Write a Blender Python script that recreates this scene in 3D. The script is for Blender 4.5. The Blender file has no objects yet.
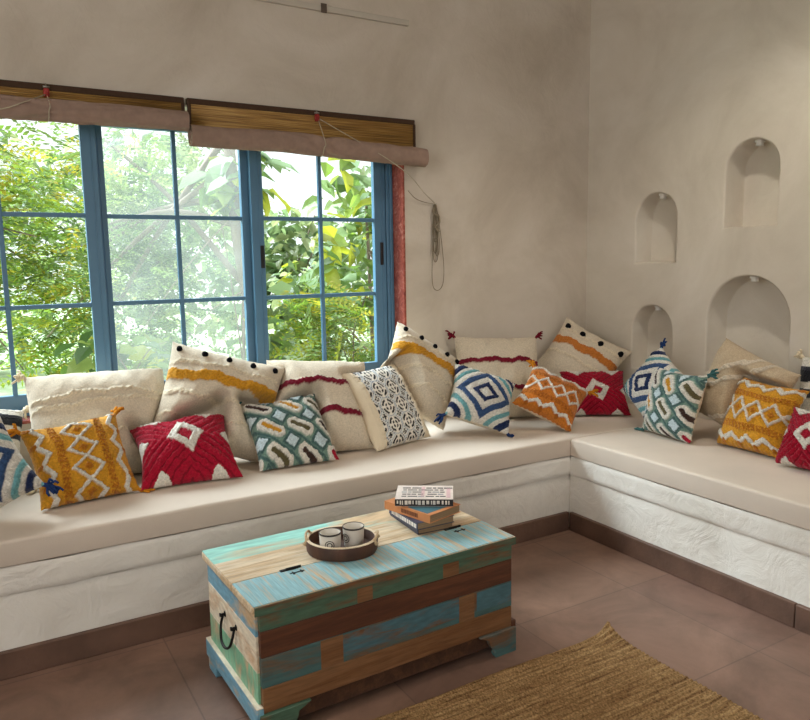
import bpy, math, random
import numpy as np
from mathutils import Vector, Matrix, noise
from mathutils.geometry import tessellate_polygon

scene = bpy.context.scene
COL = scene.collection
PI = math.pi
rnd = random.Random(7)
R = math.radians

# ------------------------------------------------------------------ colours / materials
def lin(c):
    return tuple((x / 255 / 12.92) if x / 255 <= 0.04045 else ((x / 255 + 0.055) / 1.055) ** 2.4 for x in c)

def newmat(name):
    m = bpy.data.materials.new(name); m.use_nodes = True
    nt = m.node_tree; nt.nodes.clear()
    out = nt.nodes.new('ShaderNodeOutputMaterial')
    b = nt.nodes.new('ShaderNodeBsdfPrincipled')
    nt.links.new(b.outputs[0], out.inputs[0])
    return m, nt, b, out

def nd(nt, typ, **kw):
    n = nt.nodes.new(typ)
    for k, v in kw.items():
        if k in n.inputs: n.inputs[k].default_value = v
        else: setattr(n, k, v)
    return n

def ramp(nt, fac, stops):
    r = nt.nodes.new('ShaderNodeValToRGB')
    e = r.color_ramp.elements
    e[0].position, e[0].color = stops[0][0], (*stops[0][1], 1)
    e[1].position, e[1].color = stops[-1][0], (*stops[-1][1], 1)
    for p, c in stops[1:-1]:
        q = e.new(p); q.color = (*c, 1)
    nt.links.new(fac, r.inputs[0])
    return r.outputs[0]

def coords(nt, scale=(1, 1, 1), rot=(0, 0, 0)):
    tc = nt.nodes.new('ShaderNodeTexCoord'); mp = nt.nodes.new('ShaderNodeMapping')
    mp.inputs['Scale'].default_value = scale; mp.inputs['Rotation'].default_value = rot
    nt.links.new(tc.outputs['Object'], mp.inputs[0])
    return mp.outputs[0]

def add_bump(nt, b, height, strength=.3, dist=.01):
    bp = nd(nt, 'ShaderNodeBump', Strength=strength, Distance=dist)
    nt.links.new(height, bp.inputs['Height']); nt.links.new(bp.outputs[0], b.inputs['Normal'])

def simple(name, c, rough=.6, metal=0, var=.12, scale=20, bump=0, bscale=80, spec=None, vec=(1, 1, 1)):
    m, nt, b, o = newmat(name)
    c = lin(c)
    co = coords(nt, vec)
    n = nd(nt, 'ShaderNodeTexNoise', Scale=scale, Detail=5); nt.links.new(co, n.inputs['Vector'])
    lo = tuple(x * (1 - var) for x in c); hi = tuple(min(1, x * (1 + var)) for x in c)
    nt.links.new(ramp(nt, n.outputs[0], [(.3, lo), (.7, hi)]), b.inputs['Base Color'])
    b.inputs['Roughness'].default_value = rough; b.inputs['Metallic'].default_value = metal
    if spec is not None: b.inputs['Specular IOR Level'].default_value = spec
    if bump:
        n2 = nd(nt, 'ShaderNodeTexNoise', Scale=bscale, Detail=4); nt.links.new(co, n2.inputs['Vector'])
        add_bump(nt, b, n2.outputs[0], bump)
    return m

def plaster(name, c1, c2, c3, bump=.25):
    m, nt, b, o = newmat(name)
    co = coords(nt)
    n = nd(nt, 'ShaderNodeTexNoise', Scale=1.6, Detail=7, Roughness=.62, Distortion=.6); nt.links.new(co, n.inputs['Vector'])
    nt.links.new(ramp(nt, n.outputs[0], [(.3, lin(c1)), (.5, lin(c2)), (.72, lin(c3))]), b.inputs['Base Color'])
    b.inputs['Roughness'].default_value = .82; b.inputs['Specular IOR Level'].default_value = .25
    n2 = nd(nt, 'ShaderNodeTexNoise', Scale=7, Detail=8, Roughness=.6, Distortion=1.2); nt.links.new(co, n2.inputs['Vector'])
    add_bump(nt, b, n2.outputs[0], bump, .02)
    return m

def painted_wood(name, paint, wood, amount=.5, along=(1, 12, 12), scale=3, dark=None):
    """paint worn back to the timber in streaks along the grain"""
    m, nt, b, o = newmat(name)
    co = coords(nt, along)
    g = nd(nt, 'ShaderNodeTexNoise', Scale=scale * 3, Detail=8, Roughness=.7, Distortion=.8); nt.links.new(co, g.inputs['Vector'])
    w = lin(wood); wd = tuple(x * .55 for x in w)
    woodc = ramp(nt, g.outputs[0], [(.3, wd), (.55, w), (.75, tuple(min(1, x * 1.2) for x in w))])
    n = nd(nt, 'ShaderNodeTexNoise', Scale=scale, Detail=7, Roughness=.65, Distortion=.4); nt.links.new(co, n.inputs['Vector'])
    mask = ramp(nt, n.outputs[0], [(amount - .06, (1, 1, 1)), (amount + .08, (0, 0, 0))])
    p = lin(paint)
    n3 = nd(nt, 'ShaderNodeTexNoise', Scale=scale * 5, Detail=5); nt.links.new(co, n3.inputs['Vector'])
    pc = ramp(nt, n3.outputs[0], [(.3, tuple(x * .75 for x in p)), (.7, tuple(min(1, x * 1.15) for x in p))])
    mx = nd(nt, 'ShaderNodeMix', data_type='RGBA')
    nt.links.new(mask, mx.inputs[0]); nt.links.new(woodc, mx.inputs[6]); nt.links.new(pc, mx.inputs[7])
    nt.links.new(mx.outputs[2], b.inputs['Base Color'])
    b.inputs['Roughness'].default_value = .5
    add_bump(nt, b, g.outputs[0], .2, .004)
    return m

def attr_fabric(name, rough=.95, bscale=260, bump=.5, var=.22):
    """cloth whose woven or tufted colours are stored per point in the attribute 'pattern'"""
    m, nt, b, o = newmat(name)
    a = nd(nt, 'ShaderNodeAttribute', attribute_name='pattern')
    co = coords(nt)
    n = nd(nt, 'ShaderNodeTexNoise', Scale=bscale, Detail=3, Roughness=.7); nt.links.new(co, n.inputs['Vector'])
    f = ramp(nt, n.outputs[0], [(.28, (1 - var,) * 3), (.72, (1 + var * .5,) * 3)])
    mx = nd(nt, 'ShaderNodeMix', data_type='RGBA', blend_type='MULTIPLY'); mx.inputs[0].default_value = 1
    nt.links.new(a.outputs['Color'], mx.inputs[6]); nt.links.new(f, mx.inputs[7])
    nt.links.new(mx.outputs[2], b.inputs['Base Color'])
    b.inputs['Roughness'].default_value = rough; b.inputs['Specular IOR Level'].default_value = .1
    b.inputs['Sheen Weight'].default_value = .15
    add_bump(nt, b, n.outputs[0], bump, .004)
    return m

# ------------------------------------------------------------------ mesh helpers
class MB:
    def __init__(s): s.v = []; s.f = []; s.m = []
    def add(s, vs, fs, mi=0):
        o = len(s.v); s.v += [tuple(v) for v in vs]
        s.f += [tuple(i + o for i in f) for f in fs]; s.m += [mi] * len(fs)
    def box(s, x0, x1, y0, y1, z0, z1, mi=0):
        v = [(x, y, z) for z in (z0, z1) for y in (y0, y1) for x in (x0, x1)]
        s.add(v, [(0, 2, 3, 1), (4, 5, 7, 6), (0, 1, 5, 4), (2, 6, 7, 3), (0, 4, 6, 2), (1, 3, 7, 5)], mi)
    def tube(s, pts, r, n=8, mi=0, cap=True):
        pts = [Vector(p) for p in pts]
        rs = r if isinstance(r, (list, tuple)) else [r] * len(pts)
        rings = []; prev = None
        for i, p in enumerate(pts):
            t = (pts[min(i + 1, len(pts) - 1)] - pts[max(i - 1, 0)]).normalized()
            if prev is None:
                a = t.orthogonal().normalized()
            else:
                a = (prev - t * prev.dot(t))
                a = a.normalized() if a.length > 1e-6 else t.orthogonal().normalized()
            prev = a; b = t.cross(a)
            rings.append([p + (a * math.cos(2 * PI * k / n) + b * math.sin(2 * PI * k / n)) * rs[i] for k in range(n)])
        vs = [v for q in rings for v in q]; fs = []
        for i in range(len(rings) - 1):
            for k in range(n):
                k2 = (k + 1) % n
                fs.append((i * n + k, i * n + k2, (i + 1) * n + k2, (i + 1) * n + k))
        if cap:
            fs.append(tuple(range(n - 1, -1, -1))); fs.append(tuple((len(rings) - 1) * n + k for k in range(n)))
        s.add(vs, fs, mi)
    def lathe(s, prof, n=32, c=(0, 0, 0), sx=1, sy=1, mi=0, close=False):
        vs = []; fs = []; m = len(prof)
        for r, z in prof:
            for k in range(n):
                a = 2 * PI * k / n
                vs.append((c[0] + r * sx * math.cos(a), c[1] + r * sy * math.sin(a), c[2] + z))
        for i in range(m - 1 + (1 if close else 0)):
            j = (i + 1) % m
            for k in range(n):
                k2 = (k + 1) % n
                fs.append((i * n + k, i * n + k2, j * n + k2, j * n + k))
        if not close:
            if prof[0][0] > 0: fs.append(tuple(range(n - 1, -1, -1)))
            if prof[-1][0] > 0: fs.append(tuple((m - 1) * n + k for k in range(n)))
        s.add(vs, fs, mi)
    def prism(s, poly, axis, a, b, mi=0):
        """poly: 2-D outline; axis 0/1/2 = extrusion direction"""
        def P(p, t):
            return {0: (t, p[0], p[1]), 1: (p[0], t, p[1]), 2: (p[0], p[1], t)}[axis]
        n = len(poly)
        vs = [P(p, a) for p in poly] + [P(p, b) for p in poly]
        fs = [tuple(range(n - 1, -1, -1)), tuple(range(n, 2 * n))] + [(i, (i + 1) % n, (i + 1) % n + n, i + n) for i in range(n)]
        s.add(vs, fs, mi)
    def build(s, name, mats, parent=None, smooth=False, bevel=0, loc=None, seg=2, angle=None):
        me = bpy.data.meshes.new(name); me.from_pydata(s.v, [], s.f)
        if not isinstance(mats, (list, tuple)): mats = [mats]
        for m in mats: me.materials.append(m)
        me.polygons.foreach_set('material_index', s.m)
        import bmesh
        bm = bmesh.new(); bm.from_mesh(me)
        bmesh.ops.recalc_face_normals(bm, faces=bm.faces)
        bm.to_mesh(me); bm.free()
        if smooth:
            me.polygons.foreach_set('use_smooth', [True] * len(me.polygons))
            if angle: me.set_sharp_from_angle(angle=angle)
        me.update()
        o = bpy.data.objects.new(name, me); COL.objects.link(o)
        if parent: o.parent = parent
        if loc: o.location = loc
        if bevel:
            b = o.modifiers.new('bevel', 'BEVEL'); b.width = bevel; b.segments = seg; b.limit_method = 'ANGLE'; b.angle_limit = R(40)
            me.polygons.foreach_set('use_smooth', [True] * len(me.polygons)); me.set_sharp_from_angle(angle=R(50))
        return o

def tag(o, label=None, cat=None, group=None, kind=None):
    if label: o['label'] = label
    if cat: o['category'] = cat
    if group: o['group'] = group
    if kind: o['kind'] = kind
    return o

def empty(name, loc=(0, 0, 0), rz=0):
    o = bpy.data.objects.new(name, None); COL.objects.link(o)
    o.location = loc; o.rotation_euler = (0, 0, rz); o.empty_display_size = .05
    return o

def smooth_path(pts, n=6):
    pts = [Vector(p) for p in pts]; out = []
    for i in range(len(pts) - 1):
        p0, p1, p2, p3 = pts[max(i - 1, 0)], pts[i], pts[i + 1], pts[min(i + 2, len(pts) - 1)]
        for k in range(n):
            t = k / n
            out.append(.5 * ((2 * p1) + (p2 - p0) * t + (2 * p0 - 5 * p1 + 4 * p2 - p3) * t * t + (3 * p1 - p0 - 3 * p2 + p3) * t ** 3))
    out.append(pts[-1]); return out

# ------------------------------------------------------------------ measured layout (metres; walls meet at x=0, y=0)
DL, DR = .8157, .8849            # bench depths
ZS, ZM, ZB = .45, .3616, .0899   # mattress top, mattress underside, skirting top
CEIL = 3.3
XW, YW = -5.4, -6.0              # hidden walls
OX0, OX1, OZ0, OZ1 = -3.66, -1.302, .668, 1.985   # window opening
WT = .27                         # wall thickness

# ------------------------------------------------------------------ materials
M_wall = plaster('limewash wall', (182, 170, 154), (199, 188, 173), (212, 202, 189))
M_wall_r = plaster('limewash wall pale', (194, 184, 168), (208, 199, 184), (219, 211, 198), .18)
M_bench = plaster('rough white plaster', (205, 198, 186), (222, 216, 206), (232, 228, 220), .55)
M_ceil = plaster('ceiling plaster', (205, 198, 186), (215, 208, 196), (224, 218, 208), .1)
M_blue = simple('blue powder coat', (80, 120, 148), .38, var=.06, scale=6)
M_blue_dark = simple('blue window track', (52, 84, 112), .4, var=.06)
M_black = simple('black plastic', (20, 20, 22), .4)
M_iron = simple('black iron', (28, 26, 25), .5, metal=.6)
M_mattress = simple('cream canvas', (207, 193, 178), .95, var=.05, scale=4, bump=.15, bscale=350, spec=.1)
M_white_pvc = simple('white conduit', (190, 182, 168), .5, var=.03)

def mat_floor():
    m, nt, b, o = newmat('brown stone tile')
    co = coords(nt)
    mp = nd(nt, 'ShaderNodeMapping'); nt.links.new(co, mp.inputs[0])
    mp.inputs['Location'].default_value = (1.14 + .555 * 12, 1.42 + .56 * 12, 0)
    br = nt.nodes.new('ShaderNodeTexBrick')
    br.offset = 0; br.squash = 1
    br.inputs['Scale'].default_value = 1
    br.inputs['Mortar Size'].default_value = .0028; br.inputs['Mortar Smooth'].default_value = .3
    br.inputs['Brick Width'].default_value = .555; br.inputs['Row Height'].default_value = .56
    br.inputs['Color1'].default_value = (*lin((138, 108, 91)), 1); br.inputs['Color2'].default_value = (*lin((125, 97, 84)), 1)
    br.inputs['Mortar'].default_value = (*lin((112, 88, 76)), 1)
    nt.links.new(mp.outputs[0], br.inputs['Vector'])
    n = nd(nt, 'ShaderNodeTexNoise', Scale=3.5, Detail=8, Roughness=.65, Distortion=.5); nt.links.new(co, n.inputs['Vector'])
    f = ramp(nt, n.outputs[0], [(.32, (.62, .61, .60)), (.68, (1.16, 1.16, 1.17))])
    mx = nd(nt, 'ShaderNodeMix', data_type='RGBA', blend_type='MULTIPLY'); mx.inputs[0].default_value = 1
    nt.links.new(br.outputs['Color'], mx.inputs[6]); nt.links.new(f, mx.inputs[7])
    nt.links.new(mx.outputs[2], b.inputs['Base Color'])
    b.inputs['Roughness'].default_value = .42; b.inputs['Specular IOR Level'].default_value = .4
    add_bump(nt, b, br.outputs['Fac'], -.25, .004)
    return m
M_floor = mat_floor()
M_skirt = simple('brown stone skirting', (98, 72, 58), .55, var=.3, scale=7, bump=.2, bscale=60)
M_skirt_r = M_skirt

def mat_redstone():
    m, nt, b, o = newmat('polished red stone')
    co = coords(nt)
    v = nd(nt, 'ShaderNodeTexNoise', Scale=22, Detail=6, Roughness=.7, Distortion=1.5); nt.links.new(co, v.inputs['Vector'])
    nt.links.new(ramp(nt, v.outputs[0], [(.3, lin((110, 48, 40))), (.55, lin((160, 84, 70))), (.75, lin((196, 140, 122)))]), b.inputs['Base Color'])
    b.inputs['Roughness'].default_value = .12
    return m
M_red = mat_redstone()

def mat_glass():
    m, nt, b, o = newmat('window glass')
    nt.nodes.remove(b)
    t = nt.nodes.new('ShaderNodeBsdfTransparent'); t.inputs[0].default_value = (.96, .98, .97, 1)
    g = nt.nodes.new('ShaderNodeBsdfGlossy'); g.inputs['Roughness'].default_value = .02
    lw = nd(nt, 'ShaderNodeLayerWeight', Blend=.25); fr = nd(nt, 'ShaderNodeMath', operation='MULTIPLY'); fr.inputs[1].default_value = .25
    nt.links.new(lw.outputs['Facing'], fr.inputs[0])
    mx = nt.nodes.new('ShaderNodeMixShader')
    nt.links.new(fr.outputs[0], mx.inputs[0]); nt.links.new(t.outputs[0], mx.inputs[1]); nt.links.new(g.outputs[0], mx.inputs[2])
    nt.links.new(mx.outputs[0], o.inputs[0])
    return m
M_glass = mat_glass()

def mat_screen():
    m, nt, b, o = newmat('insect mesh')
    nt.nodes.remove(b)
    t = nt.nodes.new('ShaderNodeBsdfTransparent'); t.inputs[0].default_value = (1, 1, 1, 1)
    d = nt.nodes.new('ShaderNodeBsdfTranslucent'); d.inputs[0].default_value = (.82, .84, .82, 1)
    co = coords(nt)
    n = nd(nt, 'ShaderNodeTexNoise', Scale=4, Detail=4); nt.links.new(co, n.inputs['Vector'])
    f = ramp(nt, n.outputs[0], [(.3, (.05,) * 3), (.7, (.09,) * 3)])
    mx = nt.nodes.new('ShaderNodeMixShader')
    nt.links.new(f, mx.inputs[0]); nt.links.new(t.outputs[0], mx.inputs[1]); nt.links.new(d.outputs[0], mx.inputs[2])
    nt.links.new(mx.outputs[0], o.inputs[0])
    return m
M_screen = mat_screen()

# ================================================================== ROOM SHELL
mb = MB(); mb.box(XW, .0, YW, 0, -.06, 0)
tag(mb.build('floor', M_floor), kind='structure')
mb = MB(); mb.box(XW - .2, .45, YW - .2, WT, CEIL, CEIL + .12)
tag(mb.build('ceiling', M_ceil), kind='structure')

# window wall
mb = MB()
mb.box(XW - .2, OX0, 0, WT, -.06, CEIL); mb.box(OX1, 0, 0, WT, -.06, CEIL)
mb.box(OX0, OX1, 0, WT, -.06, OZ0 - .012); mb.box(OX0, OX1, 0, WT, OZ1, CEIL)
tag(mb.build('wall_back', M_wall), kind='structure')
mb = MB()
mb.box(OX1 - .012, OX1, -.002, WT, OZ0, OZ1); mb.box(OX0, OX0 + .012, -.002, WT, OZ0, OZ1); mb.box(OX0, OX1, -.004, WT, OZ0 - .012, OZ0)
tag(mb.build('trim_1', M_red), kind='structure')

# niche wall
NICHES = [(-1.092, 1.441, .140, 1.712, .15), (-.525, 1.271, .138, 1.510, .13), (-.517, .66, .138, .890, .13), (-1.100, .70, .222, .977, .16)]
def arch(cy, z0, r, zs, off=0, n=20):
    r = r + off
    p = [(cy - r, z0 - off), (cy + r, z0 - off)]
    for k in range(n + 1):
        a = PI * k / n
        p.append((cy + r * math.cos(a), zs + r * math.sin(a)))
    return p
outer = [(YW - .2, -.06), (WT, -.06), (WT, CEIL), (YW - .2, CEIL)]
loops = [outer] + [arch(c, z, r, s, .010)[::-1] for c, z, r, s, d in NICHES]
flat = [p for l in loops for p in l]
tris = tessellate_polygon([[Vector((p[0], p[1], 0)) for p in l] for l in loops])
me = bpy.data.meshes.new('wall_right')
me.from_pydata([(0, p[0], p[1]) for p in flat] + [(.45, p[0], p[1]) for p in outer], [], [tuple(t) for t in tris])
import bmesh
bm = bmesh.new(); bm.from_mesh(me); bm.verts.ensure_lookup_table()
nf = len(flat)
for i in range(4):
    bm.faces.new([bm.verts[i], bm.verts[(i + 1) % 4], bm.verts[nf + (i + 1) % 4], bm.verts[nf + i]])
bm.faces.new([bm.verts[nf + i] for i in range(4)])
bm.to_mesh(me); bm.free()
me.materials.append(M_wall_r)
wall_r = bpy.data.objects.new('wall_right', me); COL.objects.link(wall_r); tag(wall_r, kind='structure')
for c, z, r, s, d in NICHES:
    prof = [(.010, 0), (.006, .0012), (.0025, .005), (0, .012), (0, d - .02), (-.006, d - .006), (-.02, d)]
    rings = [[(x, p[0], p[1]) for p in arch(c, z, r, s, off)] for off, x in prof]
    n = len(rings[0]); vs = [v for q in rings for v in q]; fs = []
    for i in range(len(rings) - 1):
        for k in range(n):
            fs.append((i * n + k, i * n + (k + 1) % n, (i + 1) * n + (k + 1) % n, (i + 1) * n + k))
    fs.append(tuple((len(rings) - 1) * n + k for k in range(n)))
    mb = MB(); mb.add(vs, fs)
    o = mb.build('niche', M_wall_r, wall_r, smooth=True, angle=R(35))
NL = ['white spotlight at the crown of the highest arched wall niche', 'white spotlight in the small arched niche below and nearer the corner',
      'white spotlight in the low small niche above the striped navy cushion', 'white spotlight in the wide arched niche behind the plain linen cushion']
M_lampw = simple('white lamp body', (225, 222, 214), .4, var=.02)
for (c, z, r, s, d), lab in zip(NICHES, NL):
    t = tag(empty('niche_spotlight', (.055, c, s + r - .002)), lab, 'light', 'spotlights in the wall niches')
    m1 = MB(); m1.lathe([(.022, 0.004), (.024, -.004), (.024, -.010)], 20); m1.build('mount', M_lampw, t, smooth=True, angle=R(40))
    m2 = MB(); m2.lathe([(.016, -.010), (.019, -.026), (.016, -.027), (.012, -.016)], 20); m2.build('shade', M_lampw, t, smooth=True, angle=R(40))

# hidden walls; their openings are added to hold the area fill lights
mb = MB()
mb.box(XW - .2, XW, YW, -3.95, 0, CEIL); mb.box(XW - .2, XW, -1.85, 0, 0, CEIL); mb.box(XW - .2, XW, -3.95, -1.85, 2.65, CEIL); mb.box(XW - .2, XW, -3.95, -1.85, 0, 1.05)
tag(mb.build('wall_left', M_wall), kind='structure')
mb = MB()
mb.box(XW - .2, -4.4, YW - .2, YW, 0, CEIL); mb.box(-.9, 0, YW - .2, YW, 0, CEIL); mb.box(-4.4, -.9, YW - .2, YW, 0, .8); mb.box(-4.4, -.9, YW - .2, YW, 2.7, CEIL)
tag(mb.build('wall_front', M_wall), kind='structure')

# ================================================================== BENCH
def rough_strip(mbx, p0, p1, z0, z1, nrm, amp, seed, nu, nv, top_back=.03):
    """uneven plaster face between two plan points"""
    p0, p1 = Vector(p0), Vector(p1); vs = []; fs = []
    for j in range(nv + 1):
        for i in range(nu + 1):
            u, v = i / nu, j / nv
            p = p0.lerp(p1, u); z = z0 + (z1 - z0) * v
            q = Vector((p.x, p.y, z))
            h = noise.noise(q * 5 + Vector((seed, 0, 0))) * amp + noise.noise(q * 17 + Vector((0, seed, 0))) * amp * .5
            e = max(0, 1 - min(v, 1 - v) * nv / 1.5)       # rounded arrises
            h -= e * e * .006
            zz = z + (noise.noise(Vector((p.x * 6, p.y * 6, seed))) * .004 if 0 <= v < .01 or v > .99 else 0)
            vs.append((p.x + nrm[0] * h, p.y + nrm[1] * h, zz))
    for j in range(nv):
        for i in range(nu):
            a = j * (nu + 1) + i
            fs.append((a, a + 1, a + nu + 2, a + nu + 1))
    mbx.add(vs, fs)
BX0, BY0 = -5.38, -4.2
bench = tag(empty('masonry_bench', (0, 0, 0)), 'white plastered corner bench built along both walls under the mattresses', 'bench')
def bench_layer(name, z0, z1, out, seed, amp):
    m = MB()
    xi, yi = -DR - out, -DL - out
    rough_strip(m, (BX0, yi), (xi, yi), z0, z1, (0, -1), amp, seed, 170, 9)
    rough_strip(m, (xi, yi), (xi, BY0), z0, z1, (-1, 0), amp, seed + 3, 120, 9)
    e = .008
    m.box(BX0, -.001, yi + e, -.001, z0 + .002, z1 - .004)
    m.box(xi + e, -.001, BY0, yi + e, z0 + .002, z1 - .004)
    return m.build(name, M_bench, bench, smooth=True, angle=R(60))
bench_layer('base', 0, .266, -.004, 1.3, .006)
bench_layer('ledge', .268, ZM - .002, .004, 8.1, .004)
def skirt(name, *boxes):
    m = MB()
    for b in boxes: m.box(*b)
    return tag(m.build(name, M_skirt, bevel=.003), kind='structure')
skirt('baseboard_left', (BX0, -DR - .016, -DL - .016, -DL + .004, 0, ZB))
skirt('baseboard_right', (-DR - .016, -DR + .004, -1.953, -DL - .016, 0, ZB), (-DR - .016, -DR + .004, BY0, -1.956, 0, ZB))

# mattresses: rounded slabs
def slab(x0, x1, y0, y1, z0, z1, r, nseg=5, cut=.06):
    """rounded slab with softly uneven top"""
    def axis(a, b):
        t = [a + r * (1 - math.cos(PI / 2 * k / nseg)) for k in range(nseg + 1)]
        n = max(2, int((b - a - 2 * r) / cut))
        t += [a + r + (b - a - 2 * r) * k / n for k in range(1, n)]
        t += [b - r * (1 - math.cos(PI / 2 * k / nseg)) for k in range(nseg, -1, -1)]
        return t
    X, Y = axis(x0, x1), axis(y0, y1)
    zc, hz = (z0 + z1) / 2, (z1 - z0) / 2
    m = MB(); idx = {}
    def edge(a, lo, hi):
        d = min(a - lo, hi - a)
        return 0 if d >= r else math.sqrt(max(0, 1 - ((r - d) / r) ** 2)) - 1
    for s in (1, -1):
        vs = []; fs = []
        for x in X:
            for y in Y:
                e = edge(x, x0, x1) + edge(y, y0, y1)
                w = noise.noise(Vector((x * 2.2, y * 2.2, 3))) * .0035 + noise.noise(Vector((x * 7, y * 7, 9))) * .0018 - .001 if s > 0 else 0
                inner = 1 + max(-1, e)
                z = z1 - r * (1 - max(0, inner)) + w * inner if s > 0 else z0 + r * .5 * (1 - max(0, inner))
                vs.append((x, y, z))
        ny = len(Y)
        for i in range(len(X) - 1):
            for j in range(ny - 1):
                a = i * ny + j
                fs.append((a, a + 1, a + ny + 1, a + ny))
        m.add(vs, fs)
        if s > 0: top = len(vs)
    ny = len(Y); nx = len(X)
    ringi = [i * ny for i in range(nx)] + [(nx - 1) * ny + j for j in range(1, ny)] + [i * ny + ny - 1 for i in range(nx - 2, -1, -1)] + [j for j in range(ny - 2, 0, -1)]
    n = len(ringi)
    m.f += [(ringi[k], ringi[(k + 1) % n], ringi[(k + 1) % n] + top, ringi[k] + top) for k in range(n)]; m.m += [0] * n
    return m
o = slab(-5.3, -.004, -DL - .006, -.004, ZM, ZS, .013).build('bench_mattress', M_mattress, smooth=True, angle=R(55))
tag(o, 'long cream canvas mattress on the bench below the window', 'mattress', 'cream bench mattresses')
o = slab(-DR - .006, -.004, BY0, -DL - .009, ZM, ZS, .013).build('bench_mattress', M_mattress, smooth=True, angle=R(55))
tag(o, 'cream canvas mattress on the bench below the wall niches', 'mattress', 'cream bench mattresses')

# ================================================================== WINDOW
win = tag(empty('window_1', ((OX0 + OX1) / 2, .13, OZ0)), 'blue framed sliding window with grid panes above the bench', 'window', kind='structure')
wl = win.location
def wpart(mbx, name, mat, parent=None, bevel=.003):
    for i, v in enumerate(mbx.v): mbx.v[i] = (v[0] - wl.x, v[1] - wl.y, v[2] - wl.z)
    return mbx.build(name, mat, parent or win, bevel=bevel)
IX0, IX1 = OX0 + .013, OX1 - .013
fr = MB()
FZ0, FZ1 = OZ0 + .001, OZ1 - .001
for a, b, y0, y1 in ((IX0, IX0 + .018, .10, .235), (IX1 - .018, IX1, .10, .235)):
    fr.box(a, b, y0, y1, FZ0, FZ1)
fr.box(IX0, IX1, .10, .235, FZ0, FZ0 + .02); fr.box(IX0, IX1, .10, .235, FZ1 - .02, FZ1)
# raised sliding tracks
for y in (.112, .150, .188, .226):
    fr.box(IX0 + .018, IX0 + .030, y - .003, y + .003, FZ0, FZ1); fr.box(IX1 - .036, IX1 - .018, y - .003, y + .003, FZ0, FZ1)
    fr.box(IX0, IX1, y - .003, y + .003, FZ0 + .02, FZ0 + .034); fr.box(IX0, IX1, y - .003, y + .003, FZ1 - .034, FZ1 - .02)
wpart(fr, 'outer_frame', M_blue)
def sash(x0, x1, gx0, gx1, y, handle=None, screen=False, bars=(1.1286, 1.5165)):
    """sash between x0..x1 with glass gx0..gx1, its front face at y"""
    m = MB(); t = .030
    gz0, gz1 = .758, 1.905
    z0, z1 = FZ0 + .022, FZ1 - .022
    m.box(x0, gx0, y, y + t, z0, z1); m.box(gx1, x1, y, y + t, z0, z1)
    m.box(gx0, gx1, y, y + t, z0, gz0); m.box(gx0, gx1, y, y + t, gz1, z1)
    for a, b in ((x0, gx0), (gx1, x1)):                     # narrow raised fillet along each stile
        if b - a > .03: m.box(a + (b - a) * .62, a + (b - a) * .70, y - .003, y, z0, z1)
    s = wpart(m, 'sash', M_blue)
    g = MB(); g.box(gx0, gx1, y + .013, y + .017, gz0, gz1)
    wpart(g, 'pane', M_glass, s, 0)
    k = MB(); xm = (gx0 + gx1) / 2
    k.box(xm - .0095, xm + .0095, y + .005, y + .0125, gz0, gz1); k.box(xm - .0095, xm + .0095, y + .0175, y + .025, gz0, gz1)
    for zb in bars:
        for ya, yb in ((y + .005, y + .0125), (y + .0175, y + .025)):
            k.box(gx0, xm - .0095, ya, yb, zb - .0095, zb + .0095); k.box(xm + .0095, gx1, ya, yb, zb - .0095, zb + .0095)
    wpart(k, 'glazing_bars', M_blue, s, .002)
    if handle:
        h = MB(); hx, hz = handle
        h.box(hx - .010, hx + .010, y - .004, y + .002, hz - .055, hz + .055); h.box(hx - .004, hx + .006, y - .009, y - .004, hz - .03, hz + .03)
        wpart(h, 'handle', M_black, s, .003)
    if screen:
        q = MB(); q.box(gx0 - .005, gx1 + .005, y + .0335, y + .0345, gz0, gz1)
        wpart(q, 'insect_screen', M_screen, s, 0)
    return s
sash(-3.56, -2.775, -3.487, -2.836, .118)
sash(-2.803, -2.064, -2.741, -2.127, .156, screen=True)
sash(-2.092, -1.352, -2.032, -1.419, .118, handle=(-2.045, 1.33))
h = MB(); h.box(-1.388, -1.370, .112, .120, 1.28, 1.40); wpart(h, 'latch', M_black, None, .003)

# ================================================================== BLINDS
M_cloth = simple('taupe blind cloth', (150, 126, 112), .95, var=.1, scale=30, bump=.2, bscale=400, spec=.1)
M_tape = simple('brown cloth edging', (74, 56, 44), .95, var=.1, scale=60, spec=.1)
def mat_bamboo():
    m, nt, b, o = newmat('split bamboo')
    co = coords(nt, (1.2, 1, 60))
    n = nd(nt, 'ShaderNodeTexNoise', Scale=3, Detail=4); nt.links.new(co, n.inputs['Vector'])
    nt.links.new(ramp(nt, n.outputs[0], [(.3, lin((104, 74, 38))), (.5, lin((164, 124, 64))), (.72, lin((200, 164, 98)))]), b.inputs['Base Color'])
    b.inputs['Roughness'].default_value = .5
    return m
M_bamboo = mat_bamboo()
M_cord = simple('cotton cord', (176, 164, 142), .9, var=.1, scale=100)
M_cord_d = simple('greyed cord', (128, 116, 96), .9, var=.1, scale=100)
M_pulley = simple('red plastic pulley', (150, 30, 24), .4)
M_steel = simple('zinc hook', (150, 145, 135), .35, metal=.9)

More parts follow.
